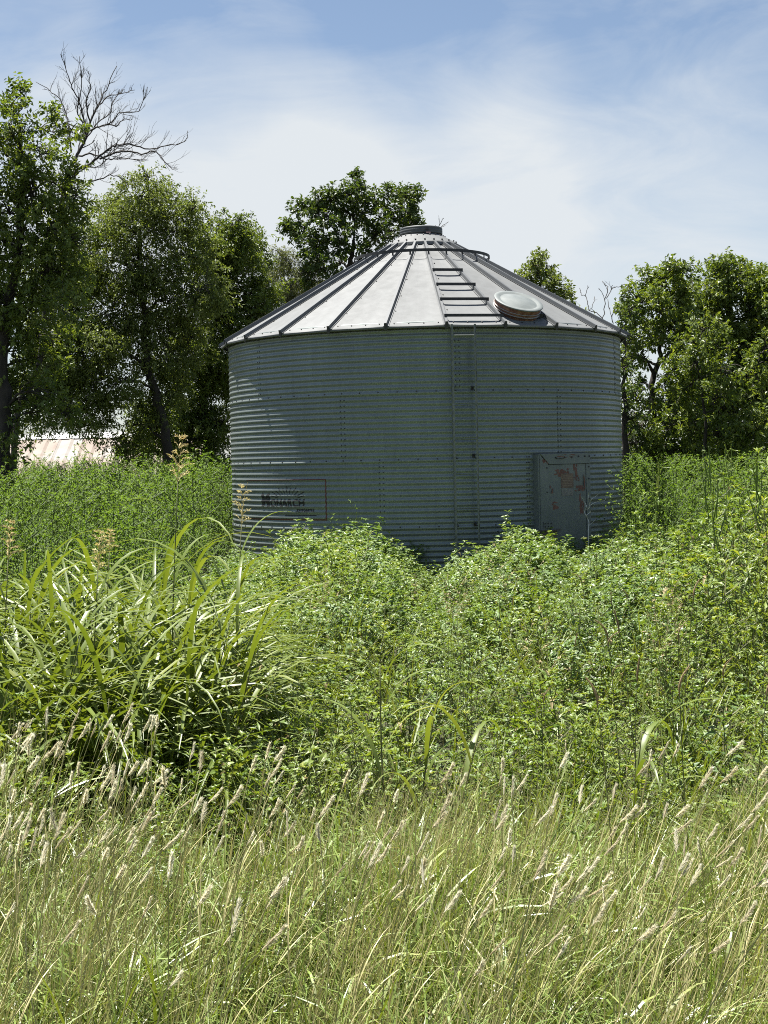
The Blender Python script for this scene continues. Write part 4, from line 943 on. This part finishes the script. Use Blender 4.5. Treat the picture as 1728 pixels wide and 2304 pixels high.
def proto(me): return bpy.data.objects.new(me.name, me)     # never linked: only a source of geometry
PRO = {
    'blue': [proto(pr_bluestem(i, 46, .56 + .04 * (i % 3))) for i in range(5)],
    'leafy': [proto(pr_leafy(20 + i, .7, 'weed', .066, .037, 10, 22)) for i in range(3)] + [proto(pr_leafy(30 + i, .7, 'weed_grey', .058, .034, 10, 22)) for i in range(2)],
    'narrowleaf': [proto(pr_leafy(40 + i, .7, 'weed', .078, .016, 10, 24, ang=.8)) for i in range(3)],
    'mound': [proto(pr_mound(80 + i)) for i in range(4)],
    'bigleaf': [proto(pr_leafy(90 + i, .6, 'weed', .10, .062, 4, 11, ang=1.1, droop=.4)) for i in range(2)],
    'kochia': [proto(pr_kochia(50 + i)) for i in range(4)],
    'stalk': [proto(pr_stalk(95 + i, 1.0, i == 2)) for i in range(4)],
    'broad': [proto(pr_broad(60 + i)) for i in range(4)],
    'narrow': [proto(pr_narrow(70 + i)) for i in range(3)],
}

def scatter(name, label, protos, pos, scl, az, lean=None):
    """one object whose points carry instances of a few plant meshes (geometry nodes)"""
    n = len(pos); me = bpy.data.meshes.new(name); me.vertices.add(n); me.vertices.foreach_set('co', np.asarray(pos, np.float32).ravel())
    rot = np.zeros((n, 3), np.float32)
    if lean is None: lean = np.zeros((n, 2))
    for i in range(n):
        q = Matrix.Rotation(lean[i, 0], 3, 'Y') @ Matrix.Rotation(-lean[i, 1], 3, 'X') @ Matrix.Rotation(az[i], 3, 'Z')
        rot[i] = q.to_euler()
    at = me.attributes.new('rot', 'FLOAT_VECTOR', 'POINT'); at.data.foreach_set('vector', rot.ravel())
    at = me.attributes.new('scl', 'FLOAT', 'POINT'); at.data.foreach_set('value', np.asarray(scl, np.float32))
    at = me.attributes.new('pick', 'INT', 'POINT'); at.data.foreach_set('value', RNG.integers(0, len(protos), n).astype(np.int32))
    o = link(name, me); tag(o, label, None, None, 'stuff')
    ng = bpy.data.node_groups.new(name, 'GeometryNodeTree')
    ng.interface.new_socket('Geometry', in_out='INPUT', socket_type='NodeSocketGeometry'); ng.interface.new_socket('Geometry', in_out='OUTPUT', socket_type='NodeSocketGeometry')
    N = ng.nodes; L = ng.links; gi = N.new('NodeGroupInput'); go = N.new('NodeGroupOutput')
    ip = N.new('GeometryNodeInstanceOnPoints'); L.new(gi.outputs[0], ip.inputs['Points'])
    jn = N.new('GeometryNodeJoinGeometry')
    for p in reversed(protos):
        oi = N.new('GeometryNodeObjectInfo'); oi.inputs['Object'].default_value = p; oi.transform_space = 'ORIGINAL'
        g2 = N.new('GeometryNodeGeometryToInstance'); L.new(oi.outputs['Geometry'], g2.inputs[0]); L.new(g2.outputs[0], jn.inputs[0])
    L.new(jn.outputs[0], ip.inputs['Instance']); ip.inputs['Pick Instance'].default_value = True
    def na(nm, ty):
        a = N.new('GeometryNodeInputNamedAttribute'); a.data_type = ty; a.inputs['Name'].default_value = nm; return [x for x in a.outputs if x.enabled][0]
    L.new(na('pick', 'INT'), ip.inputs['Instance Index'])
    er = N.new('FunctionNodeEulerToRotation'); L.new(na('rot', 'FLOAT_VECTOR'), er.inputs[0]); L.new(er.outputs[0], ip.inputs['Rotation'])
    L.new(na('scl', 'FLOAT'), ip.inputs['Scale'])
    L.new(ip.outputs[0], go.inputs[0])
    md = o.modifiers.new('plants', 'NODES'); md.node_group = ng
    return o

def px_of(x, d): return 864 + (x - XD(864, d)) / d * F_PX
def free_of_bin(x, y, m=.12): return (x - BX) ** 2 + (y - BIN_D) ** 2 > (BIN_R + m) ** 2
def strew(d0, d1, dens, margin=.12):
    """random ground points in the view wedge (a little wider than the frame) between depths d0 and d1"""
    hw = lambda d: .26 * d * (1 + margin) + 1.9
    n = int(dens * (d1 - d0) * 2 * hw((d0 + d1) / 2) * 1.3)
    d = d0 + (d1 - d0) * RNG.random(n); x = (RNG.random(n) * 2 - 1) * hw(d1)
    k = np.abs(x) < hw(d)
    return x[k], d[k]
def lowfreq(x, y, f, seed):
    rg = np.random.default_rng(seed); o = 0
    for k in range(5):
        a = rg.random() * 6.28; fr = f * (.6 + rg.random()); o = o + np.sin(fr * (x * math.cos(a) + y * math.sin(a)) + rg.random() * 6.28)
    return o / 3.2

# front grass (silver-headed bluestem stand, 2.3 to about 5 m away)
x, d = strew(2.2, 5.5, 92)
front = 4.85 + .45 * lowfreq(x, d, 1.9, 2) + .1 * RNG.random(len(x))
kk = RNG.random(len(x)) < np.clip(.72 + .75 * lowfreq(x, d, 6.5, 91), .04, 1); x, d, front = x[kk], d[kk], front[kk]
px = px_of(x, d); front += np.where(px < 330, .35, 0) + np.where((px > 380) & (px < 700), -.45, 0)
k = d < front; x, d, px = x[k], d[k], px[k]
hs = .86 + .22 * lowfreq(x, d, 2.6, 5) + .2 * RNG.random(len(x)); hs *= np.interp(d, [2.2, 3.2, 4.2, 5.3], [.72, .85, 1.0, 1.02])
wind = np.interp(px, [0, 400, 900, 1728], [.12, .2, .22, .36])
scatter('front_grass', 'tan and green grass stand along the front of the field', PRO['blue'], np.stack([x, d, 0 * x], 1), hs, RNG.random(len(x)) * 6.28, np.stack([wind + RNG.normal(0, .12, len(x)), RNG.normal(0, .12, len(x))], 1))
# greener narrow blades mixed through it
x, d = strew(2.3, 6.0, 12)
scatter('green_grass', 'green narrow grass mixed through the front stand', PRO['narrow'], np.stack([x, d, 0 * x], 1), .7 + .5 * RNG.random(len(x)), RNG.random(len(x)) * 6.28, RNG.normal(0, .12, (len(x), 2)))

# leafy weeds between the grass and the bin
HP = np.array([(-200, .70), (300, .74), (480, .66), (600, .72), (690, .90), (790, .92), (870, .72), (930, .50), (985, .42), (1035, .62), (1090, .76), (1170, .80), (1240, .68), (1300, .52), (1345, .72), (1420, .80), (1520, .84), (1620, .90), (1728, 1.0), (1950, 1.1)])
def canopy(x, d):
    px = px_of(x, d); far = np.interp(px, HP[:, 0], HP[:, 1])
    near = np.interp(px, [-200, 600, 1000, 1300, 1728, 1950], [.62, .58, .54, .55, .64, .70])
    t = np.clip((d - 8.5) / 5.0, 0, 1); t = t * t * (3 - 2 * t)
    return near * (1 - t) + far * t + .085 * lowfreq(x, d, 3.0, 8) + .05 * lowfreq(x, d, 7.0, 9)
x, d = strew(4.7, 19.5, 17)
px = px_of(x, d)
k = free_of_bin(x, d) & ~((px < 560) & (d > 11.6) & (x < BX - BIN_R + .2)) & ~((px > 1395) & (d > 15.5))
x, d, px = x[k], d[k], px[k]
hz = canopy(x, d) * (.66 + .44 * RNG.random(len(x)))
shade = np.clip((d - 4.7) / .8, .55, 1)
nl = (RNG.random(len(x)) < np.clip(.30 + .3 * lowfreq(x, d, 1.3, 12), .08, .7) * np.clip((16.5 - d) / 6, .12, 1))
lean = RNG.normal(0, .13, (len(x), 2)); az = RNG.random(len(x)) * 6.28; pos = np.stack([x, d, 0 * x], 1)
md_ = ~nl & (RNG.random(len(x)) < np.clip((d - 8.5) / 4.0, 0, .8)) & (px < 1560)
lf = ~nl & ~md_
scatter('leafy_weeds', 'leafy green weeds filling the field', PRO['leafy'] * 2 + PRO['bigleaf'][:1], pos[lf], (hz * shade / .72)[lf], az[lf], lean[lf])
scatter('mounded_weeds', 'dense rounded mounds of leafy weeds in front of the bin', PRO['mound'], pos[md_], (hz / .80)[md_], az[md_], lean[md_])
scatter('narrow_leaved_weeds', 'narrow leaved weeds among the leafy ones', PRO['narrowleaf'], pos[nl], (hz * shade / .70)[nl], az[nl], lean[nl])
# grass mixed through the weeds
x, d = strew(5.0, 12.0, 7); px = px_of(x, d); k = (px > 480) & (RNG.random(len(x)) < .3 + .5 * (lowfreq(x, d, 1.1, 33) > 0)); x, d = x[k], d[k]
scatter('weed_grass', 'green grass growing through the leafy weeds', PRO['narrow'], np.stack([x, d, 0 * x], 1), canopy(x, d) / .5 * (.8 + .4 * RNG.random(len(x))), RNG.random(len(x)) * 6.28, RNG.normal(.1, .12, (len(x), 2)))

# low growth that covers the soil where the front grass meets the weeds
x, d = strew(4.3, 7.5, 22)
scatter('low_weeds', 'low leafy growth covering the soil behind the front grass', PRO['leafy'][:3] + PRO['narrowleaf'][:2] + PRO['narrow'], np.stack([x, d, 0 * x], 1), .42 + .35 * RNG.random(len(x)), RNG.random(len(x)) * 6.28, RNG.normal(0, .15, (len(x), 2)))
# thin upright stalks that stand clear of the leafy weeds
x, d = strew(5.2, 15.0, 3.2); px = px_of(x, d); k = (px > 560) & free_of_bin(x, d, .5) & (RNG.random(len(x)) < np.interp(px, [560, 900, 1200, 1728], [.5, .55, .8, 1])); x, d, px = x[k], d[k], px[k]
scatter('weed_stalks', 'thin upright stalks standing clear of the leafy weeds', PRO['stalk'], np.stack([x, d, 0 * x], 1), (canopy(x, d) + .06 + .16 * RNG.random(len(x))) * np.where((px < 1300) & (d > 11), .85, 1.05), RNG.random(len(x)) * 6.28, RNG.normal(0, .08, (len(x), 2)))

# soft fine weeds: the tall even stand left of the bin and the one to its right
x, d = strew(11.2, 33.0, 9)
px = px_of(x, d)
left = (x < BX - BIN_R + .2) & (px < 560); right = (x > BX + BIN_R - .4) & (px > 1385) & (d > 14.5)
k = (left | right) & free_of_bin(x, d, .2) & ~(left & (px > 440) & (d < 20.5) & (x > BX - BIN_R - .55))
x, d, px = x[k], d[k], px[k]
h = np.interp(d, [11, 14, 20, 30], [1.12, 1.32, 1.48, 1.62]) + .10 * lowfreq(x, d, 1.5, 17) + .20 * (RNG.random(len(x)) - .55) + .22 * (RNG.random(len(x)) < .05)
h = np.where(px > 1380, np.interp(d, [14, 18, 30], [1.2, 1.38, 1.6]) + .08 * lowfreq(x, d, 1.6, 18), h)
scatter('soft_weeds', 'tall soft fine leaved weeds standing behind and beside the bin', PRO['kochia'], np.stack([x, d, 0 * x], 1), h, RNG.random(len(x)) * 6.28, RNG.normal(0, .06, (len(x), 2)))
# taller leafy weeds at the right
x, d = strew(8.0, 15.0, 8); px = px_of(x, d); k = (px > 1430 + 60 * lowfreq(x, d, 2, 4)) & (RNG.random(len(x)) < .42); x, d, px = x[k], d[k], px[k]
h = np.interp(px, [1380, 1500, 1728, 1900], [.80, 1.0, 1.34, 1.5]) * np.interp(d, [8, 10, 15], [.62, .85, 1.0]) * (.85 + .25 * RNG.random(len(x)))
scatter('tall_weeds', 'tall weeds along the right side of the field', PRO['narrowleaf'] + PRO['leafy'][:2], np.stack([x, d, 0 * x], 1), h / .72, RNG.random(len(x)) * 6.28, RNG.normal(0, .1, (len(x), 2)))

# dense broad grass of the left clump (the plants that can be told apart follow below)
x, d = strew(5.7, 9.2, 32); px = px_of(x, d)
env = np.interp(px, [-250, 0, 320, 440, 520, 600], [1.02, 1.05, 1.05, .92, .55, .0]); k = (px < 470 + 70 * RNG.random(len(x))) & (RNG.random(len(x)) < env + .2) & (d > 5.9 + .25 * lowfreq(x, d, 2, 44)); x, d, px, env = x[k], d[k], px[k], env[k]
h = env * np.interp(d, [5.7, 6.6, 9], [.75, .98, 1.05]) * (.8 + .3 * RNG.random(len(x)))
scatter('broad_grass', 'dense broad bladed grass of the left clump', PRO['broad'], np.stack([x, d, 0 * x], 1), h / .80, RNG.random(len(x)) * 6.28, np.stack([RNG.normal(.1, .12, len(x)), RNG.normal(0, .12, len(x))], 1))

# ------------------------------------------------------------------ grass plants and stalks that can be told apart
def panicle(s, top, d0, length, rg, mat=0, nwh=6, dry=.4, width=.35):
    """open branching seed head: whorls of fine branches hung with spikelets"""
    ax = unit(np.array(d0, float)); pts = [np.array(top) + ax * length * t + np.array([.1 * length * t * t, 0, 0]) for t in np.linspace(0, 1, 6)]
    tube(s, pts, np.linspace(.0022, .0008, 6), 3, mat=mat, rnd=.3, cap=False)
    B = []; A = []
    for i in range(nwh * 5):
        t = (i // 5 + .3 * rg.random()) / nwh; p = np.array(top) + ax * length * t
        a = rg.random() * 6.28; ln = length * width * (1.1 - .8 * t) * (.6 + .6 * rg.random())
        dd = unit(np.array([math.cos(a) * .8 + .25, math.sin(a) * .8, .75]))
        e = p + dd * ln; m = p + dd * ln * .5 + np.array([0, 0, .08 * ln]); e[2] -= .18 * ln
        q = smooth_path([p, m, e], 3); tube(s, q, np.linspace(.0010, .0005, len(q)), 3, mat=mat, rnd=.35, cap=False)
        for j in np.linspace(1.5, len(q) - 1, 7):
            i0 = min(int(j), len(q) - 2); B.append(q[i0] + (q[i0 + 1] - q[i0]) * (j - i0)); A.append(unit(q[i0 + 1] - q[i0]) + rg.normal(0, .35, 3))
    B = np.array(B); A = np.array(A)
    leaves(s, B, A, rg.normal(0, 1, B.shape), .012 + .006 * rg.random(len(B)), .0046, np.clip(dry + rg.normal(0, .2, len(B)), 0, 1), 0, .2, False, mat)
def tall_grass(label, x, d, h, nleaf, seed, group=None, head=None, lean=(0.0, 0.0), L=.72, wd=.027, dry=.4, low=.2):
    rg = np.random.default_rng(seed)
    root = empty('tall_grass', (x, d, 0)); tag(root, label, 'grass plant', group)
    top = np.array([h * math.sin(lean[0]), h * math.sin(lean[1]), h])
    st = smooth_path([np.zeros(3), top * .5 + np.array([-.02, 0, 0]), top], 4)
    s = Soup(); tube(s, st, np.linspace(.0048, .0022, len(st)), 5, rnd=rg.random()); s.obj('stem', M['weed_stem'], root, True)
    for k in range(nleaf):
        t = low + (.98 - low) * (k + .5 * rg.random()) / nleaf; j = min(int(t * (len(st) - 1)), len(st) - 2)
        b = st[j] + (st[j + 1] - st[j]) * (t * (len(st) - 1) - j)
        az = rg.normal(.05, .9) + (math.pi if rg.random() < .30 else 0)
        s = Soup(); l = L * (.7 + .5 * rg.random()) * (1 - .25 * abs(t - .5))
        blades(s, np.zeros((1, 3)), np.array([az]), l, wd * (.75 + .45 * rg.random()), np.array([.15 + .25 * rg.random()]), np.array([1.5 + 1.2 * rg.random()]), np.clip(rg.normal(.5, .22), 0, 1), 10, 1.5, vee=.32, wob=rg.normal(0, .12, (1, 3)))
        s.obj('leaf', M['johnson'], root, True, loc=tuple(b))
    if head:
        s = Soup(); panicle(s, st[-1], (np.array(st[-1]) - st[-2]), head, rg, dry=dry); s.obj('panicle', M['panicle'], root)
    return root
GG = 'broad bladed grass plants in the left clump'
rg0 = np.random.default_rng(99)
for i in range(40):
    pxq = -60 + 560 * (i + rg0.random()) / 40; dq = 5.9 + 2.4 * rg0.random() ** 1.3
    hq = (.70 + .36 * rg0.random()) * np.interp(dq, [5.9, 6.8, 8.3], [.75, 1.0, 1.05]) * np.interp(pxq, [0, 480, 640], [1, 1, .8])
    tall_grass('broad bladed arching green grass plant in the dense clump at left', XD(pxq, dq), dq, hq, 5, 200 + i, GG, None, (rg0.normal(.12, .1), rg0.normal(0, .08)), .98, .023)
def at_top(px, py, d):
    p = P(px, py, d); return p.x, p.z
# plants with seed heads, each placed where its head shows
for (lab, px, py, d, hd, seed, dry, nl) in [
        ('tallest grass stalk with straw coloured seed head against the dark tree trunks', 398, 1085, 7.2, .24, 301, .55, 3),
        ('grass stalk with drooping yellow seed head in front of the lower left bin wall', 545, 1180, 7.4, .21, 302, .35, 4),
        ('grass stalk with feathery green yellow seed head above the middle of the clump', 225, 1285, 6.6, .19, 303, .3, 4),
        ('grass stalk with reddish seed head at the far left edge', 22, 1260, 7.0, .2, 304, .95, 3),
        ('thin grass stalk with sparse seed head left of the tallest stalk', 250, 1240, 8.0, .12, 305, .4, 2)]:
    xx, zz = at_top(px, py, d); tall_grass(lab, xx - .05, d, zz, nl, seed, None, hd, (.035, 0), .62, .024, dry, .35)
# separate broad grass plants in the middle and at the right
for (lab, px, py, d, nl, seed, ln) in [
        ('upright blue green grass plant in the centre of the weeds', 855, 1500, 5.5, 5, 311, -.05), ('arching grass plant whose long blade points right at the centre', 985, 1560, 5.4, 4, 312, .12),
        ('short broad grass plant with pale bent leaf at the right', 1445, 1640, 5.3, 4, 313, .05), ('thin leaning grass plant right of the centre pair', 1080, 1640, 5.2, 3, 314, .2)]:
    xx, zz = at_top(px, py, d); tall_grass(lab, xx - math.sin(ln) * zz, d, zz, nl, seed, None, None, (ln, 0), .55, .021, low=.3)

def fluffy_head(rg, length=.085, n=190, open_=1.0, mat=0):
    """silky plume: fine hairs leaving the axis, leaning to its tip"""
    s = Soup(); t = rg.random(n) ** .8; a = rg.random(n) * 6.28
    b = np.stack([.05 * length * np.sin(t * 3), 0 * t, t * length], -1)
    rad = np.stack([np.cos(a), np.sin(a), 0 * a], -1)
    ax = unit(rad * (.22 + .45 * rg.random((n, 1))) * open_ + np.array([.22, 0, 1.0]))
    leaves(s, b, ax, rg.normal(0, 1, (n, 3)), (.008 + .012 * rg.random(n)) * (1.15 - .4 * t), .0013, np.clip(rg.normal(.6, .25, n), 0, 1), -.1, .3, False, mat)
    tube(s, [(0, 0, 0), (.03 * length, 0, length * .4), (.05 * length, 0, length * .9)], [.0012, .0020, .0008], 4, mat=mat, rnd=.1)
    return s
def stalk_protos():
    out = []
    for i in range(9):
        rg = np.random.default_rng(400 + i); h = .72; root = empty('grass_stalk', (0, 0, 0))
        bendx = .05 + .18 * rg.random()
        st = smooth_path([(0, 0, 0), (.03, .0, h * .35), (bendx * .45, 0, h * .7), (bendx, 0, h)], 4)
        s = Soup(); tube(s, st, np.linspace(.0019, .0011, len(st)), 3, rnd=rg.random()); 
        blades(s, np.array([st[4], st[7]]), rg.normal(0, .7, 2), np.array([.26, .2]), .0032, np.array([.25, .3]), np.array([.5, .9]), rg.random(2), 5, mat=0)
        s.obj('stem', M['stem_straw'], root)
        hd = fluffy_head(rg, (.038 + .026 * rg.random()) * .88, (300, 200, 110)[i % 3], (.95, .6, .32)[i % 3]).obj('seed_head', M['fluff'], root, loc=tuple(st[-1]))
        hd.rotation_euler = (rg.normal(0, .1), .25 + .3 * rg.random(), rg.normal(0, .3))
        out.append(root)
    return out
SP = stalk_protos(); used = set()
rgS = np.random.default_rng(77)
REG = [(98, -30, 370, 1560, 1870), (40, 300, 740, 1640, 1900), (26, 600, 1120, 1690, 1960), (78, 1080, 1770, 1640, 2000), (22, 0, 1728, 1900, 2090)]
j = 0
for (n, a, b, c, e) in REG:
    for q in range(n):
        px, py = a + (b - a) * rgS.random(), c + (e - c) * rgS.random()
        zt = .90 - .12 * rgS.random() - (.08 if px < 350 else .1) * (py - c) / (e - c)
        dd = (EYE - zt) * F_PX / (py - 1037)
        k = j % 9
        o = SP[k] if k not in used else copy_tree(SP[k]); used.add(k); j += 1
        sc = zt / .78; hs_ = .86; ln = np.interp(px, [0, 400, 900, 1728], [.02, .12, .12, .30]) + rgS.normal(0, .13); rz = rgS.normal(0, .9)
        Rm = Matrix.Rotation(ln, 3, 'Y') @ Matrix.Rotation(rgS.normal(0, .08), 3, 'X') @ Matrix.Rotation(rz, 3, 'Z')
        tip = Rm @ Vector((.14 * sc, 0, .76 * sc)); xt = P(px, py, dd).x
        o.location = (xt - tip.x, dd - tip.y, 0); o.rotation_euler = Rm.to_euler(); o.scale = (sc, sc, sc)
        kind = ('plump open silvery', 'slim silvery', 'narrow closed cream')[k % 3]
        where = 'left' if px < 576 else 'middle' if px < 1152 else 'right'
        tag(o, f'grass stalk with {kind} head in the {where} third of the front grass', 'grass stalk', 'silvery headed grass stalks in the front grass')

# brown bristly foxtail heads in the weeds at the right
def foxtail_protos():
    out = []
    for i in range(4):
        rg = np.random.default_rng(500 + i); root = empty('foxtail', (0, 0, 0)); h = 1.0; cv = .0 + .018 * i
        st = smooth_path([(0, 0, 0), (.02, 0, .5), (.04, 0, .88), (.05, 0, h)], 3)
        s = Soup(); tube(s, st, np.linspace(.0026, .0014, len(st)), 3, rnd=rg.random()); s.obj('stem', M['weed_stem'], root)
        hp = smooth_path([st[-1], st[-1] + (.002, 0, .030), st[-1] + (.008 + cv * .3, 0, .062), st[-1] + (.014 + cv, 0, .088)], 4)
        s = Soup(); tube(s, hp, np.concatenate([np.linspace(.002, .004, 5), np.linspace(.004, .002, len(hp) - 5)]), 6, rnd=.3)
        n = 110; ii = rg.random(n) * (len(hp) - 1.01); i0 = ii.astype(int); b = hp[i0] + (hp[i0 + 1] - hp[i0]) * (ii - i0)[:, None]; dr = unit(hp[i0 + 1] - hp[i0])
        leaves(s, b, unit(dr + unit(rg.normal(0, 1, (n, 3))) * .8), rg.normal(0, 1, (n, 3)), .010, .0010, rg.random(n), 0, .2)
        s.obj('seed_head', M['foxtail'], root); out.append(root)
    return out
FP = foxtail_protos()
for q, (px, py) in enumerate([(1436, 1340), (1465, 1335), (1432, 1420), (1316, 1430), (1480, 1400), (1560, 1420), (1600, 1550), (1330, 1490), (1270, 1430), (1540, 1330), (1664, 1500), (1690, 1560), (1450, 1520), (1440, 1580), (1240, 1560), (1360, 350 + 940), (1192, 1340), (1142, 1345)]):
    o = FP[q % 4] if q < 4 else copy_tree(FP[q % 4])
    zt = .62 + .2 * rgS.random() + (.15 if px > 1400 else 0); dd = min(14.5, (EYE - zt) * F_PX / (py + 40 - 1037)); zt = EYE - (py + 30 - 1037) * dd / F_PX
    o.scale = (zt / 1.0 * 1.0,) * 3; tpx = P(px, py, dd).x
    o.location = (tpx - .05, dd, 0); o.rotation_euler = (rgS.normal(0, .05), rgS.normal(.0, .08), rgS.choice([0.0, .5, -.6, 2.8]))
    tag(o, 'brown bristly foxtail grass head standing among the right hand weeds', 'grass stalk', 'foxtail heads among the right hand weeds')

# spiky weed stalks rising above the rest
def spire(label, px, py, d, seed, kind='spike', group=None):
    rg = np.random.default_rng(seed); p = P(px, py, d); h = p.z
    root = empty('weed_stalk', (p.x, d, 0)); tag(root, label, 'weed', group)
    s = Soup(); f = Soup()
    if kind == 'spike':
        weed_parts(f, rg, h * .86, 7, 16, .085, .026, ang=.7, spread=.26, droop=.25, start=.3)
        for k in range(7):
            b = np.array([rg.normal(0, .02), rg.normal(0, .02), h * (.62 + .06 * k)]) if k else np.array([0, 0, h * .82])
            e = np.array([rg.normal(0, .05), rg.normal(0, .05), h * (.9 + .02 * k)]) if k else np.array([.01, 0, h])
            if e[2] > h: e[2] = h * .97
            q = smooth_path([b, (b + e) / 2 + rg.normal(0, .01, 3), e], 3); tube(s, q, np.linspace(.006, .0025, len(q)), 5, rnd=rg.random())
            n = 50; ii = rg.random(n) * (len(q) - 1.01); i0 = ii.astype(int); bb = q[i0] + (q[i0 + 1] - q[i0]) * (ii - i0)[:, None]
            leaves(s, bb, unit(unit(q[i0 + 1] - q[i0]) + unit(rg.normal(0, 1, (n, 3))) * .9), rg.normal(0, 1, (n, 3)), .010, .0035, rg.random(n), 0, .2)
        s.obj('seed_spike', M['weed'], root)
    else:
        weed_parts(f, rg, h, 9, 46, .042, .0075, ang=.8, spread=.16, droop=.05, start=.35, tip_cluster=8)
    f.obj('foliage', [M['weed'] if kind == 'spike' else M['kochia'], M['weed_stem'], M['thatch']], root)
for a in [('tall spiky weed stalk at the right, first one past the bin', 1592, 1003, 11.0, 601), ('slim spiky weed stalk left of the tall right one', 1478, 1040, 12.0, 602), ('spiky weed stalk second from the right edge', 1642, 1000, 11.5, 603), ('spiky weed stalk at the right edge of the field', 1700, 1030, 10.0, 604),
          ('dark short weed spike in the right hand weeds', 1610, 1072, 9.5, 605)]: spire(*a)
for a in [('feathery green weed tip left of centre against the bin wall', 732, 1168, 14.8, 611, 'fine'), ('low feathery weed tip between its two neighbours at the bin wall', 762, 1184, 14.7, 612, 'fine'), ('slender weed tip right of the feathery pair at the bin wall', 792, 1146, 14.9, 613, 'fine'),
          ('tiny thin weed against the sunlit lower bin wall', 664, 1198, 15.2, 614, 'fine')]: spire(*a)
